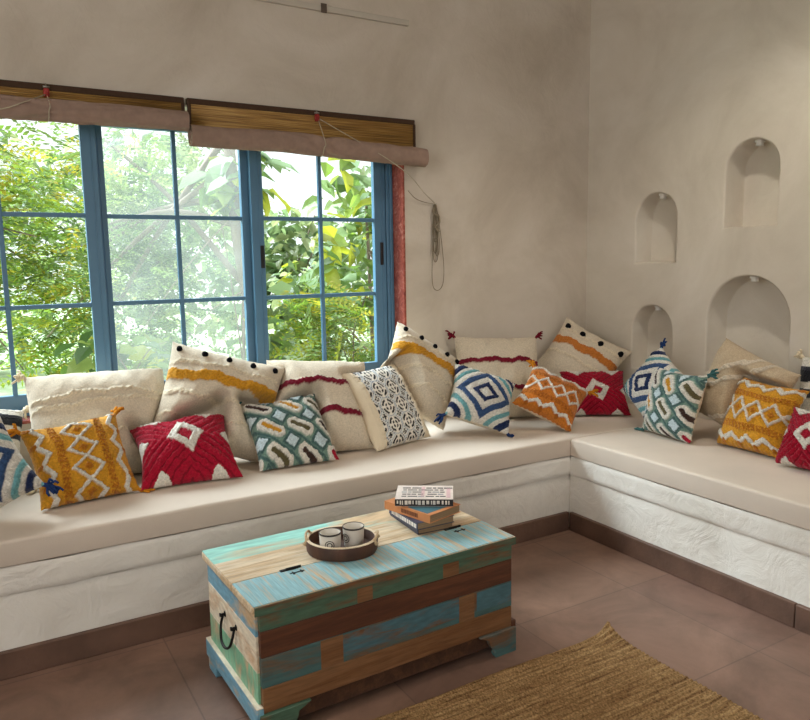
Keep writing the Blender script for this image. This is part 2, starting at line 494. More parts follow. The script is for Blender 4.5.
def roll_mesh(x0, x1, cz0, cz1, y, rz, ry, pinches, seed, lip=.015):
    """blind rolled up in its cloth: spiral section, pinched where the cords lift it"""
    n = 40; nx = 120; vs = []; fs = []
    for i in range(nx + 1):
        u = i / nx; x = x0 + (x1 - x0) * u; cz = cz0 + (cz1 - cz0) * u
        pin = sum(math.exp(-((x - p) / .07) ** 2) for p in pinches)
        for k in range(n):
            a = 2 * PI * k / n
            fold = .0045 * math.sin(3 * a + 16 * noise.noise(Vector((x * 2.2, math.cos(a), seed)))) * (.3 + min(1, sum(math.exp(-abs(x - p) / .22) for p in pinches)))
            rr = 1 + noise.noise(Vector((x * 3, math.cos(a) * 1.5, math.sin(a) * 1.5 + seed))) * .07 - .10 * pin * (1 if math.sin(a) < .2 else .3)
            sag = .004 * math.sin(u * PI * 2 + seed)
            vs.append((x, y + (ry * rr + fold) * math.cos(a), cz + sag + (rz * rr + fold) * math.sin(a)))
    for i in range(nx):
        for k in range(n):
            fs.append((i * n + k, i * n + (k + 1) % n, (i + 1) * n + (k + 1) % n, (i + 1) * n + k))
    m = MB(); m.add(vs, fs)
    for i in (0, nx):                                                   # wound end, stepped inwards
        base = [vs[i * n + k] for k in range(n)]; c = Vector((sum(v[0] for v in base) / n, sum(v[1] for v in base) / n, sum(v[2] for v in base) / n))
        s = 1 if i == 0 else -1; prev = base; 
        for q, dx in ((.84, 0), (.80, .004), (.6, .004), (.57, .0), (.34, .0), (.30, .006)):
            ring = [tuple(c + (Vector(v) - c) * q + Vector((s * dx, 0, 0))) for v in base]
            m.add(list(prev) + ring, [(k, (k + 1) % n, n + (k + 1) % n, n + k) for k in range(n)], 0); prev = ring
        m.add(prev, [tuple(range(n))], 0)
    return m
def blind(x0, x1, panel_bottom, roll, cords, label):
    t = tag(empty('roll_up_blind', ((x0 + x1) / 2, -.03, 2.0)), label, 'blind', 'bamboo roll up blinds over the window')
    L = t.location
    def P(m, name, mat, parent=None, **k):
        m.v = [(v[0] - L.x, v[1] - L.y, v[2] - L.z) for v in m.v]
        return m.build(name, mat, parent or t, **k)
    h = MB(); h.box(x0, x1, -.032, -.003, 1.992, 2.018)
    P(h, 'headrail', M_tape, bevel=.004)
    n = int((1.992 - panel_bottom) / .0075); pb = MB()
    for i in range(n):
        z = 1.992 - (i + .5) * .0075
        pb.tube([(x0 + .012, -.030, z), (x1 - .012, -.030, z)], .0041, 6)
    P(pb, 'bamboo_panel', M_bamboo, smooth=True)
    for xa in (x0, x1 - .014):
        e = MB(); e.box(xa, xa + .014, -.037, -.024, panel_bottom - .01, 1.995); P(e, 'edging', M_tape, bevel=.002)
    P(roll_mesh(*roll), 'cloth_roll', M_cloth, smooth=True, angle=R(50))
    rx0, rx1, cz0, cz1, ry_, rz_, ryy = roll[:7]
    for cx in cords:
        z = cz0 + (cz1 - cz0) * (cx - rx0) / (rx1 - rx0)
        p = MB(); p.box(cx - .011, cx + .011, -.050, -.032, 1.965, 1.998); p.tube([(cx - .004, -.055, 1.972), (cx + .004, -.055, 1.972)], .010, 12)
        pu = P(p, 'pulley', M_pulley, bevel=.004)
        hk = MB(); hk.tube([(cx, -.012, 2.014), (cx, -.030, 2.018), (cx, -.042, 2.010), (cx, -.042, 1.996)], .003, 6); hk.tube([(cx - .012, -.04, 2.004), (cx + .012, -.04, 2.004)], .0045, 8)
        P(hk, 'hook', M_steel, smooth=True)
        c = MB(); yy = ry_ - ryy
        c.tube(smooth_path([(cx, -.056, 1.968), (cx + .002, yy - .006, z + rz_ * .3), (cx - .002, yy - .001, z - rz_ * .2), (cx - .004, ry_ - ryy * .6, z - rz_ * .86), (cx - .004, ry_, z - rz_ * .98)]), .0022, 6)
        P(c, 'lift_cord', M_cord, smooth=True)
    return t, P
tL, PL = blind(-4.15, -2.424, 1.925, (-4.16, -2.426, 1.914, 1.905, -.075, .042, .038, [-2.966, -3.75], 2.0), [-2.966, -3.75],
      'taupe and bamboo roll blind rolled highest above the two wider window sashes')
c = MB(); c.tube(smooth_path([(-2.972, -.058, 1.970), (-3.05, -.116, 1.925), (-3.14, -.124, 1.888), (-3.30, -.118, 1.87)]), .0022, 6); PL(c, 'pull_cord', M_cord, smooth=True)
tR, PR = blind(-2.412, -1.250, 1.875, (-2.418, -1.222, 1.856, 1.828, -.078, .047, .041, [-1.803], 5.0), [-1.803],
      'taupe and bamboo roll blind hanging lower, nearest the coiled wall cord')
# free end of the blind cord looped over a nail in the wall
pc = tag(empty('looped_pull_cord', (-1.118, -.005, 1.59)), 'long pull cord coiled on a nail beside the window', 'cord')
L = pc.location
def PC(m, name, mat): 
    m.v = [(v[0] - L.x, v[1] - L.y, v[2] - L.z) for v in m.v]
    return m.build(name, mat, pc, smooth=True)
m = MB(); m.tube([(-1.118, .004, 1.592), (-1.118, -.022, 1.598)], .003, 8); PC(m, 'nail', M_steel)
m = MB(); m.tube(smooth_path([(-1.800, -.064, 1.972), (-1.50, -.122, 1.815), (-1.34, -.115, 1.728), (-1.22, -.060, 1.652), (-1.118, -.014, 1.598)]), .0022, 6); PC(m, 'taut_cord', M_cord)
m = MB(); m.tube(smooth_path([(-1.30, -.035, 1.660), (-1.25, -.02, 1.625), (-1.19, -.015, 1.606), (-1.118, -.014, 1.596)]), .0018, 6); PC(m, 'slack_cord', M_cord_d)
for k in range(7):
    w = .010 + .014 * rnd.random(); dp = .17 + .16 * rnd.random() if k < 6 else .455
    if k == 6: w = .040
    cx = -1.118 + (rnd.random() - .5) * .012 + (.006 if k == 6 else 0); y = -.009 - .002 * k
    pts = [(-1.118, y, 1.594), (cx - w * .6, y, 1.594 - dp * .35), (cx - w * (1 if k < 6 else .9), y, 1.594 - dp * .75), (cx - w * .75, y, 1.594 - dp * .95), (cx, y, 1.594 - dp),
           (cx + w * .8, y, 1.594 - dp * .93), (cx + w, y, 1.594 - dp * .72), (cx + w * .55, y, 1.594 - dp * .35), (-1.118, y, 1.594)]
    m = MB(); m.tube(smooth_path(pts), .0021, 6); PC(m, 'loop', M_cord_d)
m = MB()
m.tube(smooth_path([(-1.126, -.012, 1.588), (-1.138, -.026, 1.55), (-1.110, -.030, 1.535), (-1.102, -.024, 1.50), (-1.130, -.028, 1.475), (-1.108, -.030, 1.45)]), .006, 8)
PC(m, 'knot', M_cord_d)
# white cable trunking high on the window wall
ct = tag(empty('cable_trunking', (-2.6, 0, 2.494)), 'slim white cable trunking high on the wall above the blinds', 'trunking')
m = MB(); m.box(-1.4, 1.332, -.016, 0, -.014, .014); m.build('channel', M_white_pvc, ct, bevel=.003)
m = MB(); m.box(.845, .875, -.022, -.016, -.022, .020); m.build('clip', simple('brown clip', (92, 78, 66), .6), ct, bevel=.002)

# ================================================================== CUSHIONS
CU = {"zero": [-3.3142, -0.1739, 0.6426, -0.4134, 0.5298, -0.3418, 0.3362, 0.3116], "a": [-3.2998, -0.5796, 0.6231, 0.2151, 0.445, -1.0693, 0.304, 0.27], "b": [-2.9888, -0.4718, 0.5931, -0.0871, 0.6641, 0.0805, 0.3457, 0.3128], "c": [-2.597, -0.4296, 0.5591, 0.2137, 1.0574, 0.1195, 0.3868, 0.332], "d": [-2.1598, -0.4403, 0.5795, 0.0967, 0.8469, 0.0708, 0.3507, 0.3354], "e": [-1.6469, -0.3837, 0.622, -0.2595, 0.60, 0.03, 0.365, 0.41], "f": [-1.1643, -0.4791, 0.6181, 0.1668, 0.7123, -0.4667, 0.3293, 0.3144], "g": [-0.8052, -0.5883, 0.6001, 0.3189, 0.7953, -0.657, 0.3193, 0.2933], "h": [-0.3829, -0.4699, 0.5569, 0.5712, 0.7255, -0.0, 0.3557, 0.2947], "i": [-0.3524, -0.8593, 0.6498, 1.7208, 0.442, -0.4857, 0.3217, 0.3104], "j": [-0.4689, -1.0714, 0.6096, 1.7202, 0.3121, 0.012, 0.3165, 0.3175], "two": [-2.860, -0.168, 0.6684, -0.0243, 0.6437, -0.0209, 0.550, 0.4482], "three": [-2.405, -0.262, 0.7017, 0.1474, 0.4453, -0.3162, 0.50, 0.455], "four": [-1.9554, -0.3217, 0.6564, 0.1485, 0.5947, -0.0948, 0.4697, 0.442], "five": [-1.3925, -0.2834, 0.7281, -0.2177, 0.3761, -0.6114, 0.4203, 0.4187], "six": [-0.8578, -0.2241, 0.6728, 0.3971, 0.4438, -0.0383, 0.4686, 0.4504], "seven": [-0.2793, -0.2419, 0.7032, 0.719, 0.5873, -0.5588, 0.4373, 0.4313], "eight": [-0.2998, -1.2993, 0.6806, 1.5758, 0.2589, -0.322, 0.4125, 0.3755], "k": [-0.3679, -1.4458, 0.6094, 1.5872, 0.499, -0.0694, 0.3152, 0.3036], "l": [-0.4548, -1.7462, 0.5727, 1.5886, 0.5318, 0.0384, 0.2727, 0.2473], "nine": [-0.1485, -1.6342, 0.6859, 1.881, 0.2255, 0.1902, 0.398, 0.3907]}

C_ = {k: np.array(lin(v)) for k, v in dict(
    white=(228, 222, 210), cream=(222, 207, 180), linen=(208, 194, 172), navy=(34, 48, 86), steel=(58, 84, 124), teal=(116, 172, 176),
    orange=(198, 118, 44), tan=(186, 166, 138), mustard=(208, 148, 42), ochre=(186, 116, 34), rust=(170, 96, 30), rustband=(196, 120, 52), crimson=(172, 20, 48), darkred=(132, 14, 36), maroon=(126, 26, 46),
    sage=(118, 146, 132), sagedark=(76, 104, 102), ice=(206, 222, 226), olive=(100, 92, 62), brown=(66, 46, 40), black=(26, 26, 32),
    grey=(150, 158, 168), pale=(208, 212, 212), charcoal=(52, 52, 60), aqua=(92, 178, 176)).items()}
def fill(u): return np.zeros(u.shape + (3,))
def paint(col, h, mask, c, hh=None):
    col[mask] = C_[c]
    if hh is not None: h[mask] = hh
def tri(t, p): return np.abs(((t / p) % 1) - .5) * 2          # 0..1, period p

def p_blue(u, v):
    col = fill(u); h = np.zeros_like(u); col[:] = C_['white']; h[:] = .006
    s = (np.abs(u * .98 + v * .02) + np.abs(v)) * .72
    s = np.maximum(np.abs((u + v) * .5), np.abs((u - v) * .5)) * 1.10
    for a, b, c in ((.0, .09, 'white'), (.13, .25, 'navy'), (.40, .53, 'steel'), (.66, .76, 'teal'), (.84, .95, 'navy'), (1.05, 1.14, 'teal'), (1.22, 1.42, 'navy')):
        paint(col, h, (s >= a) & (s < b), c, .009)
    for a in (.09, .13, .25, .40, .53, .66, .76, .84, .95):
        h[np.abs(s - a) < .018] = .001
    return col, h
def p_mustard(u, v, vert=False, base='mustard', dark='ochre'):
    t, s = (v, u) if vert else (u, v)
    col = fill(u); h = np.zeros_like(u); col[:] = C_[base]; h[:] = .003
    P = .52; x = tri(t + .13, P)
    spk = np.sin(t * 61 + 3 * np.sin(s * 40)) * np.sin(s * 53 + t * 17)
    paint(col, h, (np.abs(np.abs(s) - .47) < .085) & (spk > -.15), dark, .006)
    paint(col, h, (np.abs(np.abs(s) - .47) < .085) & (spk > .55), 'rust', .008)
    f = np.abs(s) / .30 + x * 1.0
    paint(col, h, (f < .34), dark, .012)
    g = np.abs(np.abs(s) / .31 - (1 - x))
    paint(col, h, (g < .17) & (np.abs(s) < .36), 'white', .013)
    z = np.abs(s) - (.70 + .17 * x)
    paint(col, h, (np.abs(z) < .062), 'white', .013)
    paint(col, h, ((np.abs(s) - .92) ** 2 + ((x - 1) * P * .5) ** 2 < .004), dark, .010)
    return col, h
def p_crimson(u, v):
    col = fill(u); h = np.zeros_like(u); col[:] = C_['crimson']; h[:] = .004
    a, b = np.abs(u), np.abs(v)
    d = a + b
    mm = np.maximum(np.abs((u + v)), np.abs(u - v))
    rid = np.sin((np.abs(a - b)) * 30)
    h += .006 * (rid > 0)
    paint(col, h, (rid < -.75) & (d > .5), 'darkred')
    d = np.abs(u * 1.05 + v * .18) + np.abs(v * .86 - u * .12)
    paint(col, h, (d < .46) & (d > .21), 'white', .014)
    paint(col, h, d <= .21, 'crimson', .006)
    paint(col, h, (b > np.where(v > 0, .66, .82) + np.abs(a - .56) * .95) , 'white', .012)
    paint(col, h, (a > .80 + b * .75), 'white', .012)
    return col, h
def p_teal(u, v):
    col = fill(u); h = np.zeros_like(u); col[:] = C_['sage']; h[:] = .002
    p, q = (u - v) / 1.41421, (u + v) / 1.41421
    q = q + .23
    RW, PD = .46, 1.24
    row = np.floor(q / RW); qq = q - (row + .5) * RW
    sh = np.where(row % 2 == 0, 0., PD / 2)
    pc = (p + sh + 6.3 * PD); cell = np.floor(pc / PD); pp = pc - (cell + .5) * PD
    paint(col, h, (np.abs(np.abs(qq) - RW / 2) < .03), 'sagedark', .001)
    L = np.maximum(np.abs(pp) - .22, 0); loz = np.sqrt(L * L + qq * qq)
    sel = (cell + row * 2 + 1) % 4
    ring = loz < .17
    paint(col, h, ring, 'white', .013)
    inner = loz < .064
    for k, c in enumerate(('crimson', 'mustard', 'brown', 'olive')):
        paint(col, h, inner & (sel == k), c, .009)
    pe = np.abs(np.abs(pp) - PD / 2); sq = np.maximum(pe, np.abs(qq))
    paint(col, h, (sq < .185) & ~ring, 'sagedark', .007)
    paint(col, h, sq < .125, 'ice', .011)
    return col, h
def p_block(u, v):
    col = fill(u); h = np.zeros_like(u); col[:] = C_['cream']
    w = np.sin(v * 60 + 4 * np.sin(v * 17))
    m = (np.abs(np.abs(u) - .74) < .05); h[m] = .010 + .004 * w[m]
    cen = np.abs(u) < .69
    paint(col, h, cen, 'pale', .002)
    cx, cy = .50, .46
    fu = (u + .29) / cx; fv = (v + .07) / cy
    iu = np.floor(fu + .5); iv = np.floor(fv + .5); a = (fu - iu) * cx; b = (fv - iv) * cy
    r = np.hypot(a, b); th = np.arctan2(b, a)
    paint(col, h, cen & (r < .235), 'grey'); paint(col, h, cen & (r < .22), 'white')
    paint(col, h, cen & (r < .195) & (r > .05) & (np.abs(np.sin(2 * th)) > .42), 'black')
    paint(col, h, cen & (r < .195) & (r > .05) & (np.abs(np.sin(2 * th)) > .42) & (np.abs(r - .12) < .022), 'white')
    fu2 = fu - .5; fv2 = fv - .5; iu = np.floor(fu2 + .5); iv = np.floor(fv2 + .5)
    a2 = (fu2 - iu) * cx; b2 = (fv2 - iv) * cy; r2 = np.hypot(a2, b2); t2 = np.arctan2(b2, a2)
    out = cen & (r > .235)
    paint(col, h, out & (np.sin(a2 * 70) * np.sin(b2 * 70) > .45), 'charcoal')
    paint(col, h, out & (r2 < .085), 'white'); paint(col, h, out & (r2 < .07) & (np.abs(np.cos(2 * t2)) > .45), 'black')
    return col, h
def p_stripe(u, v):
    col = fill(u); h = np.zeros_like(u); col[:] = C_['white']
    x = (v + .5 * 0) * 5.2
    paint(col, h, np.sin(x * 2.3) > .25, 'charcoal', .003)
    paint(col, h, np.abs(v - .55) < .14, 'black', .004)
    paint(col, h, np.abs(v) > .9, 'white', .003)
    return col, h
def p_linen(bands, diag=False, ground='linen'):
    def f(u, v):
        col = fill(u); h = np.zeros_like(u); col[:] = C_[ground]
        w = (v - u) * .5 if diag else v + .10 * u * u
        for c0, hw, c, hh in bands:
            wob = .02 * np.sin(u * 9 + c0 * 40) + .012 * np.sin(u * 23 + c0 * 11)
            m = np.abs(w - c0 - wob) < hw
            j = np.sin(u * 70 + np.sin(w * 90) * 2)
            paint(col, h, m, c)
            h[m] = hh * (.75 + .35 * j[m])
            m2 = m & (j < -.8)
            col[m2] = col[m2] * .8
        return col, h
    return f
BAND_OCHRE = [(.66, .035, 'cream', .010), (.40, .105, 'mustard', .013), (.03, .045, 'cream', .011), (-.40, .035, 'cream', .009)]
BAND_MAROON = [(.38, .062, 'maroon', .014), (-.30, .062, 'maroon', .014)]
BAND_RUST = [(.66, .035, 'cream', .010), (.30, .12, 'rustband', .013), (-.1, .045, 'cream', .011)]
BAND_PLAIN = [(.42, .035, 'cream', .010), (.24, .040, 'cream', .011), (-.35, .03, 'cream', .009)]

M_tuft = attr_fabric('tufted cotton', bscale=120, bump=1.0, var=.36)
M_lin = attr_fabric('slubby linen', bscale=150, bump=.6, var=.24)
M_prt = attr_fabric('block printed cotton', bscale=400, bump=.2, var=.08)
M_pom = simple('black pompom yarn', (22, 22, 26), 1, var=.3, scale=300, bump=.8, bscale=300, spec=.05)
TM = {k: simple(k + ' tassel yarn', c, 1, var=.2, scale=200, spec=.05) for k, c in dict(cream=(222, 206, 176), navy=(40, 60, 104), ochre=(190, 122, 36), teal=(64, 104, 104), maroon=(110, 24, 40), crimson=(160, 20, 44)).items()}

SOLID = []           # finished cushions, so that later ones are dented by those in front
GRIDN = 104
def axes(psi, lean, roll):
    n0 = np.array([-math.sin(psi), -math.cos(psi), 0.]); x0 = np.array([math.cos(psi), -math.sin(psi), 0.]); z0 = np.array([0, 0, 1.])
    n = n0 * math.cos(lean) + z0 * math.sin(lean); z = z0 * math.cos(lean) - n0 * math.sin(lean)
    return math.cos(roll) * x0 + math.sin(roll) * z, n, -math.sin(roll) * x0 + math.cos(roll) * z
def thick(u, v, T):
    return T * np.maximum(0, (1 - np.abs(u) ** 2.6)) ** .55 * np.maximum(0, (1 - np.abs(v) ** 2.6)) ** .55
def vnoise(P, s, seed):
    """cheap smooth vector noise"""
    r = np.random.RandomState(seed); o = np.zeros(P.shape[:-1])
    for k in range(5):
        d = r.normal(size=3); d /= np.linalg.norm(d)
        o += np.sin(P @ d * s * (1 + .5 * k) + r.rand() * 6.28) / (1 + .5 * k)
    return o / 2.6
def cushion(key, pattern, mat, label, group, T, pinch=.10, tassels=None, corners=(0, 1, 2, 3), pomp=None, pu=(-.86, -.42, .0, .42, .84), pr=.0135, seed=1, swap=0, wrinkle=.010):
    cx, cy, cz, psi, lean, roll, W, H = CU[key]
    X, Nn, Z = axes(psi, lean, roll); c = np.array([cx, cy, cz])
    n = GRIDN; g = np.linspace(-1, 1, n + 1)
    g = np.sign(g) * (1 - (1 - np.abs(g)) ** 1.15)
    U, V = np.meshgrid(g, g, indexing='ij')
    fx = U * (1 - pinch * (1 - V * V)) * W / 2; fz = V * (1 - pinch * (1 - U * U)) * H / 2
    wob = lambda k: .013 * np.sin(U * 5.1 + V * 3.7 + seed + k) + .010 * np.sin(V * 9.3 - U * 6.1 + seed * 2 + k)
    col, hgt = pattern(U + wob(0), V + wob(2.1)) if mat is not M_prt else pattern(U, V)
    t = thick(U, V, T / 2)
    edge = np.clip(t / (T * .12), 0, 1)
    base = np.stack([fx, fz, np.zeros_like(fx)], -1) + seed * 3.7
    wr = vnoise(base, 22, seed) * wrinkle + vnoise(base, 55, seed + 5) * wrinkle * .45
    rs = np.random.RandomState(seed); fuzz = rs.normal(size=U.shape) * (.0007 + .0022 * (hgt > .0055)) * (1 if mat is M_tuft else .55)
    front = t + (wr + hgt + fuzz) * edge
    back = -t - vnoise(base, 20, seed + 9) * wrinkle * edge
    # soft bulge of the lower half under its own weight
    sagm = -.012 * (1 - V * V) * np.cos(U * 1.5) * np.sign(Z[2])
    ruff = .004 * np.sin((U + V) * 40 + seed) * (1 - edge)
    def world(off): return c + fx[..., None] * X + (fz + sagm)[..., None] * Z + (off + ruff)[..., None] * Nn
    Pf, Pb = world(front), world(back)
    def clamp(P):
        P[..., 2] = np.maximum(P[..., 2], ZS + .0065 + .002 * np.abs(vnoise(P, 30, 3)))
        P[..., 1] = np.where((P[..., 2] < OZ0) | (P[..., 0] > OX1), np.minimum(P[..., 1], -.006), np.minimum(P[..., 1], .10))
        P[..., 0] = np.minimum(P[..., 0], -.006)
        return P
    if abs(roll) < .25:                                   # the lower edge settles on the mattress
        k = np.clip((-V - .1) / .9, 0, 1); k = k * k * (3 - 2 * k)
        zb = np.clip(Pf[:, :1, 2] - (ZS + .008), 0, .07)
        for P in (Pf, Pb): P[..., 2] -= zb * k
    nown = Nn
    def dent(P):
        for (c2, X2, N2, Z2, W2, H2, T2, pn) in SOLID:
            d = P - c2
            a = d @ X2 / (W2 / 2); b = d @ Z2 / (H2 / 2); w = d @ N2
            a2 = a / (1 - pn * (1 - np.clip(b, -1, 1) ** 2)); b2 = b / (1 - pn * (1 - np.clip(a, -1, 1) ** 2))
            ins = (np.abs(a2) < 1) & (np.abs(b2) < 1)
            lim = -thick(np.clip(a2, -1, 1), np.clip(b2, -1, 1), T2 / 2) * 1.06 - .004
            push = np.where(ins & (w > lim) & (w < .17), lim - w, 0) / max(.4, float(N2 @ nown))
            P = P + np.clip(push, -.16, 0)[..., None] * nown
        return P
    def soft(P):
        D = dent(P) - P; hit = (np.abs(D).sum(-1) > 1e-6)[..., None]; D0 = D.copy()
        for _ in range(26):
            E = np.pad(D, ((1, 1), (1, 1), (0, 0)), mode='edge')
            D = (E[:-2, 1:-1] + E[2:, 1:-1] + E[1:-1, :-2] + E[1:-1, 2:]) / 4
            D = np.where(hit, D0 * .75 + D * .25, D)
        return P + D
    Pf, Pb = soft(Pf), soft(Pb)
    Pf, Pb = clamp(Pf), clamp(Pb)
    SOLID.append((c, X, Nn, Z, W, H, T, pinch))
    zmin = min(Pf[..., 2].min(), Pb[..., 2].min())
    loc = Vector((cx, cy, zmin)); L = np.array(loc)
    root = tag(empty('cushion', loc), label, 'cushion', group)
    N1 = n + 1
    vid = np.arange(N1 * N1).reshape(N1, N1)
    bid = np.full((N1, N1), -1); inner = np.zeros((N1, N1), bool); inner[1:-1, 1:-1] = True
    bid[~inner] = vid[~inner]; bid[inner] = N1 * N1 + np.arange(inner.sum())
    Vs = np.concatenate([Pf.reshape(-1, 3), Pb[inner]]) - L
    # thin seam: average border
    bl = ~inner; Vs[vid[bl]] = (Pf[bl] + Pb[bl]) / 2 - L
    q = np.stack([vid[:-1, :-1], vid[1:, :-1], vid[1:, 1:], vid[:-1, 1:]], -1).reshape(-1, 4)
    qb = np.stack([bid[:-1, :-1], bid[:-1, 1:], bid[1:, 1:], bid[1:, :-1]], -1).reshape(-1, 4)
    me = bpy.data.meshes.new('cover'); me.from_pydata(Vs.tolist(), [], np.concatenate([q, qb]).tolist())
    me.materials.append(mat)
    at = me.attributes.new('pattern', 'FLOAT_COLOR', 'POINT')
    cc = np.ones((len(Vs), 4)); cc[:N1 * N1, :3] = col.reshape(-1, 3)
    cc[N1 * N1:, :3] = C_['cream'] if mat is M_tuft else col[inner] * 0 + (C_['linen'] if mat is M_lin else C_['cream'])
    at.data.foreach_set('color', cc.astype(np.float32).ravel())
    me.polygons.foreach_set('use_smooth', [True] * len(me.polygons)); me.update()
    o = bpy.data.objects.new('cover', me); COL.objects.link(o); o.parent = root
    r2 = random.Random(seed)
    if pomp is not None:
        for uu in pu:
            i = int(np.argmin(np.abs(g - uu))); j = int(np.argmin(np.abs(g - pomp)))
            p = Pf[i, j] - L
            m = MB(); k = 10; vs = []; fs = []
            for a in range(7):
                for b in range(k):
                    th, ph = PI * a / 6, 2 * PI * b / k
                    rr = pr * (1 + (r2.random() - .5) * .25)
                    d = (X * math.sin(th) * math.cos(ph) + Z * math.sin(th) * math.sin(ph)) * rr + Nn * math.cos(th) * rr * .8
                    vs.append(tuple(p + d + Nn * .006))
            for a in range(6):
                for b in range(k): fs.append((a * k + b, a * k + (b + 1) % k, (a + 1) * k + (b + 1) % k, (a + 1) * k + b))
            m.add(vs, fs); m.build('pompom', M_pom, root, smooth=True)
    if tassels:
        cor = [(0, n), (n, n), (n, 0), (0, 0)]
        for k in corners:
            i, j = cor[k]; p = (Pf[i, j] + Pb[i, j]) / 2
            d = (X * (1 if i else -1) + Z * (1 if j else -1)) / 1.414
            d = Vector(d); m = MB(); ln = .024 + .008 * r2.random(); p0 = Vector(p)
            def fl(q):
                q = Vector(q); q.z = max(q.z, ZS + .006); q.x = min(q.x, -.008)
                if q.x > OX1 or q.z < OZ0: q.y = min(q.y, -.008)
                return q - loc
            gz = Vector((0, 0, -1))
            m.tube([fl(p0 - d * .012), fl(p0 + d * .006), fl(p0 + d * .014)], [.007, .0085, .006], 8)
            for s in range(13):
                sp = Vector((r2.gauss(0, 1), r2.gauss(0, 1), r2.gauss(0, 1))) * .0065
                q0 = p0 + d * .010 + sp * .4; q1 = p0 + d * (.010 + ln * .5) + sp * 1.5 + gz * .006; q2 = p0 + d * (.010 + ln * .85) + sp * 1.7 + gz * .014
                m.tube([fl(q0), fl(q1), fl(q2)], [.0042, .0048, .0040], 6)
            m.build('tassel', TM[tassels], root, smooth=True)
    return root

gs, gb = 'small tufted cushions', 'large linen cushions'
# front rows first: the large ones behind take their dents
cushion('a', p_blue, M_tuft, 'blue and white concentric tufted cushion beside a mustard one, cut by the frame edge', gs, .17, tassels='navy', corners=(1,), seed=11)
cushion('b', lambda u, v: p_mustard(u, v, True), M_tuft, 'mustard cushion with white diamonds running downwards, between blue and crimson cushions below the window', gs, .165, tassels='ochre', corners=(0, 1, 2), seed=12)
cushion('c', p_crimson, M_tuft, 'crimson cushion with a white diamond ring, lying low below the window', gs, .18, tassels=None, seed=13, pinch=.12)
cushion('d', p_teal, M_tuft, 'sage green geometric cushion leaning between crimson and block printed cushions', gs, .165, tassels='teal', corners=(0, 1), seed=14)
cushion('e', p_block, M_prt, 'navy and white block printed cushion with ruffled cream borders', gs, .13, seed=15, pinch=.06, wrinkle=.004)
cushion('f', p_blue, M_tuft, 'blue and white concentric diamond cushion with navy tassels, right of the block printed one', gs, .165, tassels='navy', corners=(2, 3), seed=16)
cushion('g', lambda u, v: p_mustard(u, v, False, 'orange', 'rust'), M_tuft, 'burnt orange diamond cushion standing on its point near the bench corner', gs, .165, tassels='ochre', corners=(0, 1), seed=17)
cushion('j', p_teal, M_tuft, 'sage green geometric cushion standing upright on the mattress below the niches', gs, .155, tassels='teal', corners=(1, 3), seed=20)
cushion('l', p_crimson, M_tuft, 'crimson cushion with white scallops in front of the mustard one below the niches', gs, .15, seed=22, pinch=.14)
cushion('k', p_mustard, M_tuft, 'bright mustard cushion with a row of white diamonds below the wide niche', gs, .165, tassels=None, seed=21)
cushion('i', p_blue, M_tuft, 'navy striped concentric cushion pointing up behind the sage geometric one', gs, .165, tassels='navy', corners=(0,), seed=19)
cushion('h', p_crimson, M_tuft, 'crimson cushion tucked in the bench corner behind the orange one', gs, .13, seed=18)
cushion('three', p_linen(BAND_OCHRE), M_lin, 'big linen cushion with mustard band and black pompoms, between plain and maroon striped ones', gb, .23, pomp=.84, seed=33, pinch=.06)
cushion('two', p_linen(BAND_PLAIN), M_lin, 'big linen cushion with raised cream ruffles and a cream tassel, behind the mustard one', gb, .23, tassels='cream', corners=(0, 3), seed=32, pinch=.03)
cushion('four', p_linen(BAND_MAROON), M_lin, 'big linen cushion with two maroon stripes leaning on the window sill', gb, .23, seed=34, pinch=.03)
cushion('five', p_linen(BAND_OCHRE), M_lin, 'big linen cushion with mustard band and pompoms behind the block printed cushion', gb, .20, pomp=.80, seed=35, pinch=.05)
cushion('six', p_linen(BAND_MAROON), M_lin, 'linen cushion with maroon stripes and maroon tassels against the plain wall', gb, .15, tassels='maroon', corners=(0, 1), seed=36, pinch=.05)
cushion('seven', p_linen(BAND_RUST), M_lin, 'linen cushion with mustard band and pompoms tilted deep in the corner', gb, .16, pomp=.70, pu=(-.8, -.3, .25, .85), pr=.018, seed=37)
cushion('eight', p_linen([(a, b, 'linen', d) for a, b, c, d in BAND_PLAIN], True, 'tan'), M_lin, 'plain linen cushion with diagonal ruffles leaning below the wide niche', gb, .19, seed=38, pinch=.06)
cushion('zero', p_stripe, M_tuft, 'charcoal and white striped cushion mostly hidden behind the blue one', 'striped cushions with cream tassels', .14, tassels='cream', corners=(1, 2), seed=30)
cushion('nine', p_stripe, M_tuft, 'black and white striped cushion with cream tassel at the wall beyond the crimson one', 'striped cushions with cream tassels', .14, tassels='cream', corners=(0,), seed=39)

# ================================================================== TRUNK
TX, TY, TA = -2.2641, -1.3223, .0249
trunk = tag(empty('wooden_trunk', (TX, TY, 0), TA), 'low wooden trunk of worn turquoise, green and brown painted boards on the floor', 'trunk')
WOOD, PALE = (150, 100, 62), (206, 176, 138)
P_green = painted_wood('worn green paint', (74, 104, 84), (116, 76, 48), .57, (1.5, 10, 10), 2.5)
P_brown = painted_wood('red brown timber', (84, 48, 32), (102, 60, 38), .5, (1, 14, 14), 2.5)
P_teal = painted_wood('worn teal paint', (70, 104, 104), (118, 82, 54), .545, (1.2, 7, 7), 2.2)
P_nat = painted_wood('natural timber', (132, 94, 62), (120, 80, 48), .5, (1, 14, 14), 3)
P_turq = painted_wood('worn turquoise paint', (146, 204, 190), PALE, .60, (1.1, 5, 5), 2.0)
P_pale = painted_wood('pale timber', (216, 196, 166), (200, 170, 132), .5, (1, 10, 10), 3)
P_sky = painted_wood('worn light blue paint', (142, 186, 194), PALE, .555, (26, 1.2, 2), 2.6)
P_blue = painted_wood('worn blue paint', (112, 162, 184), PALE, .57, (6, 2, 6), 2.5)
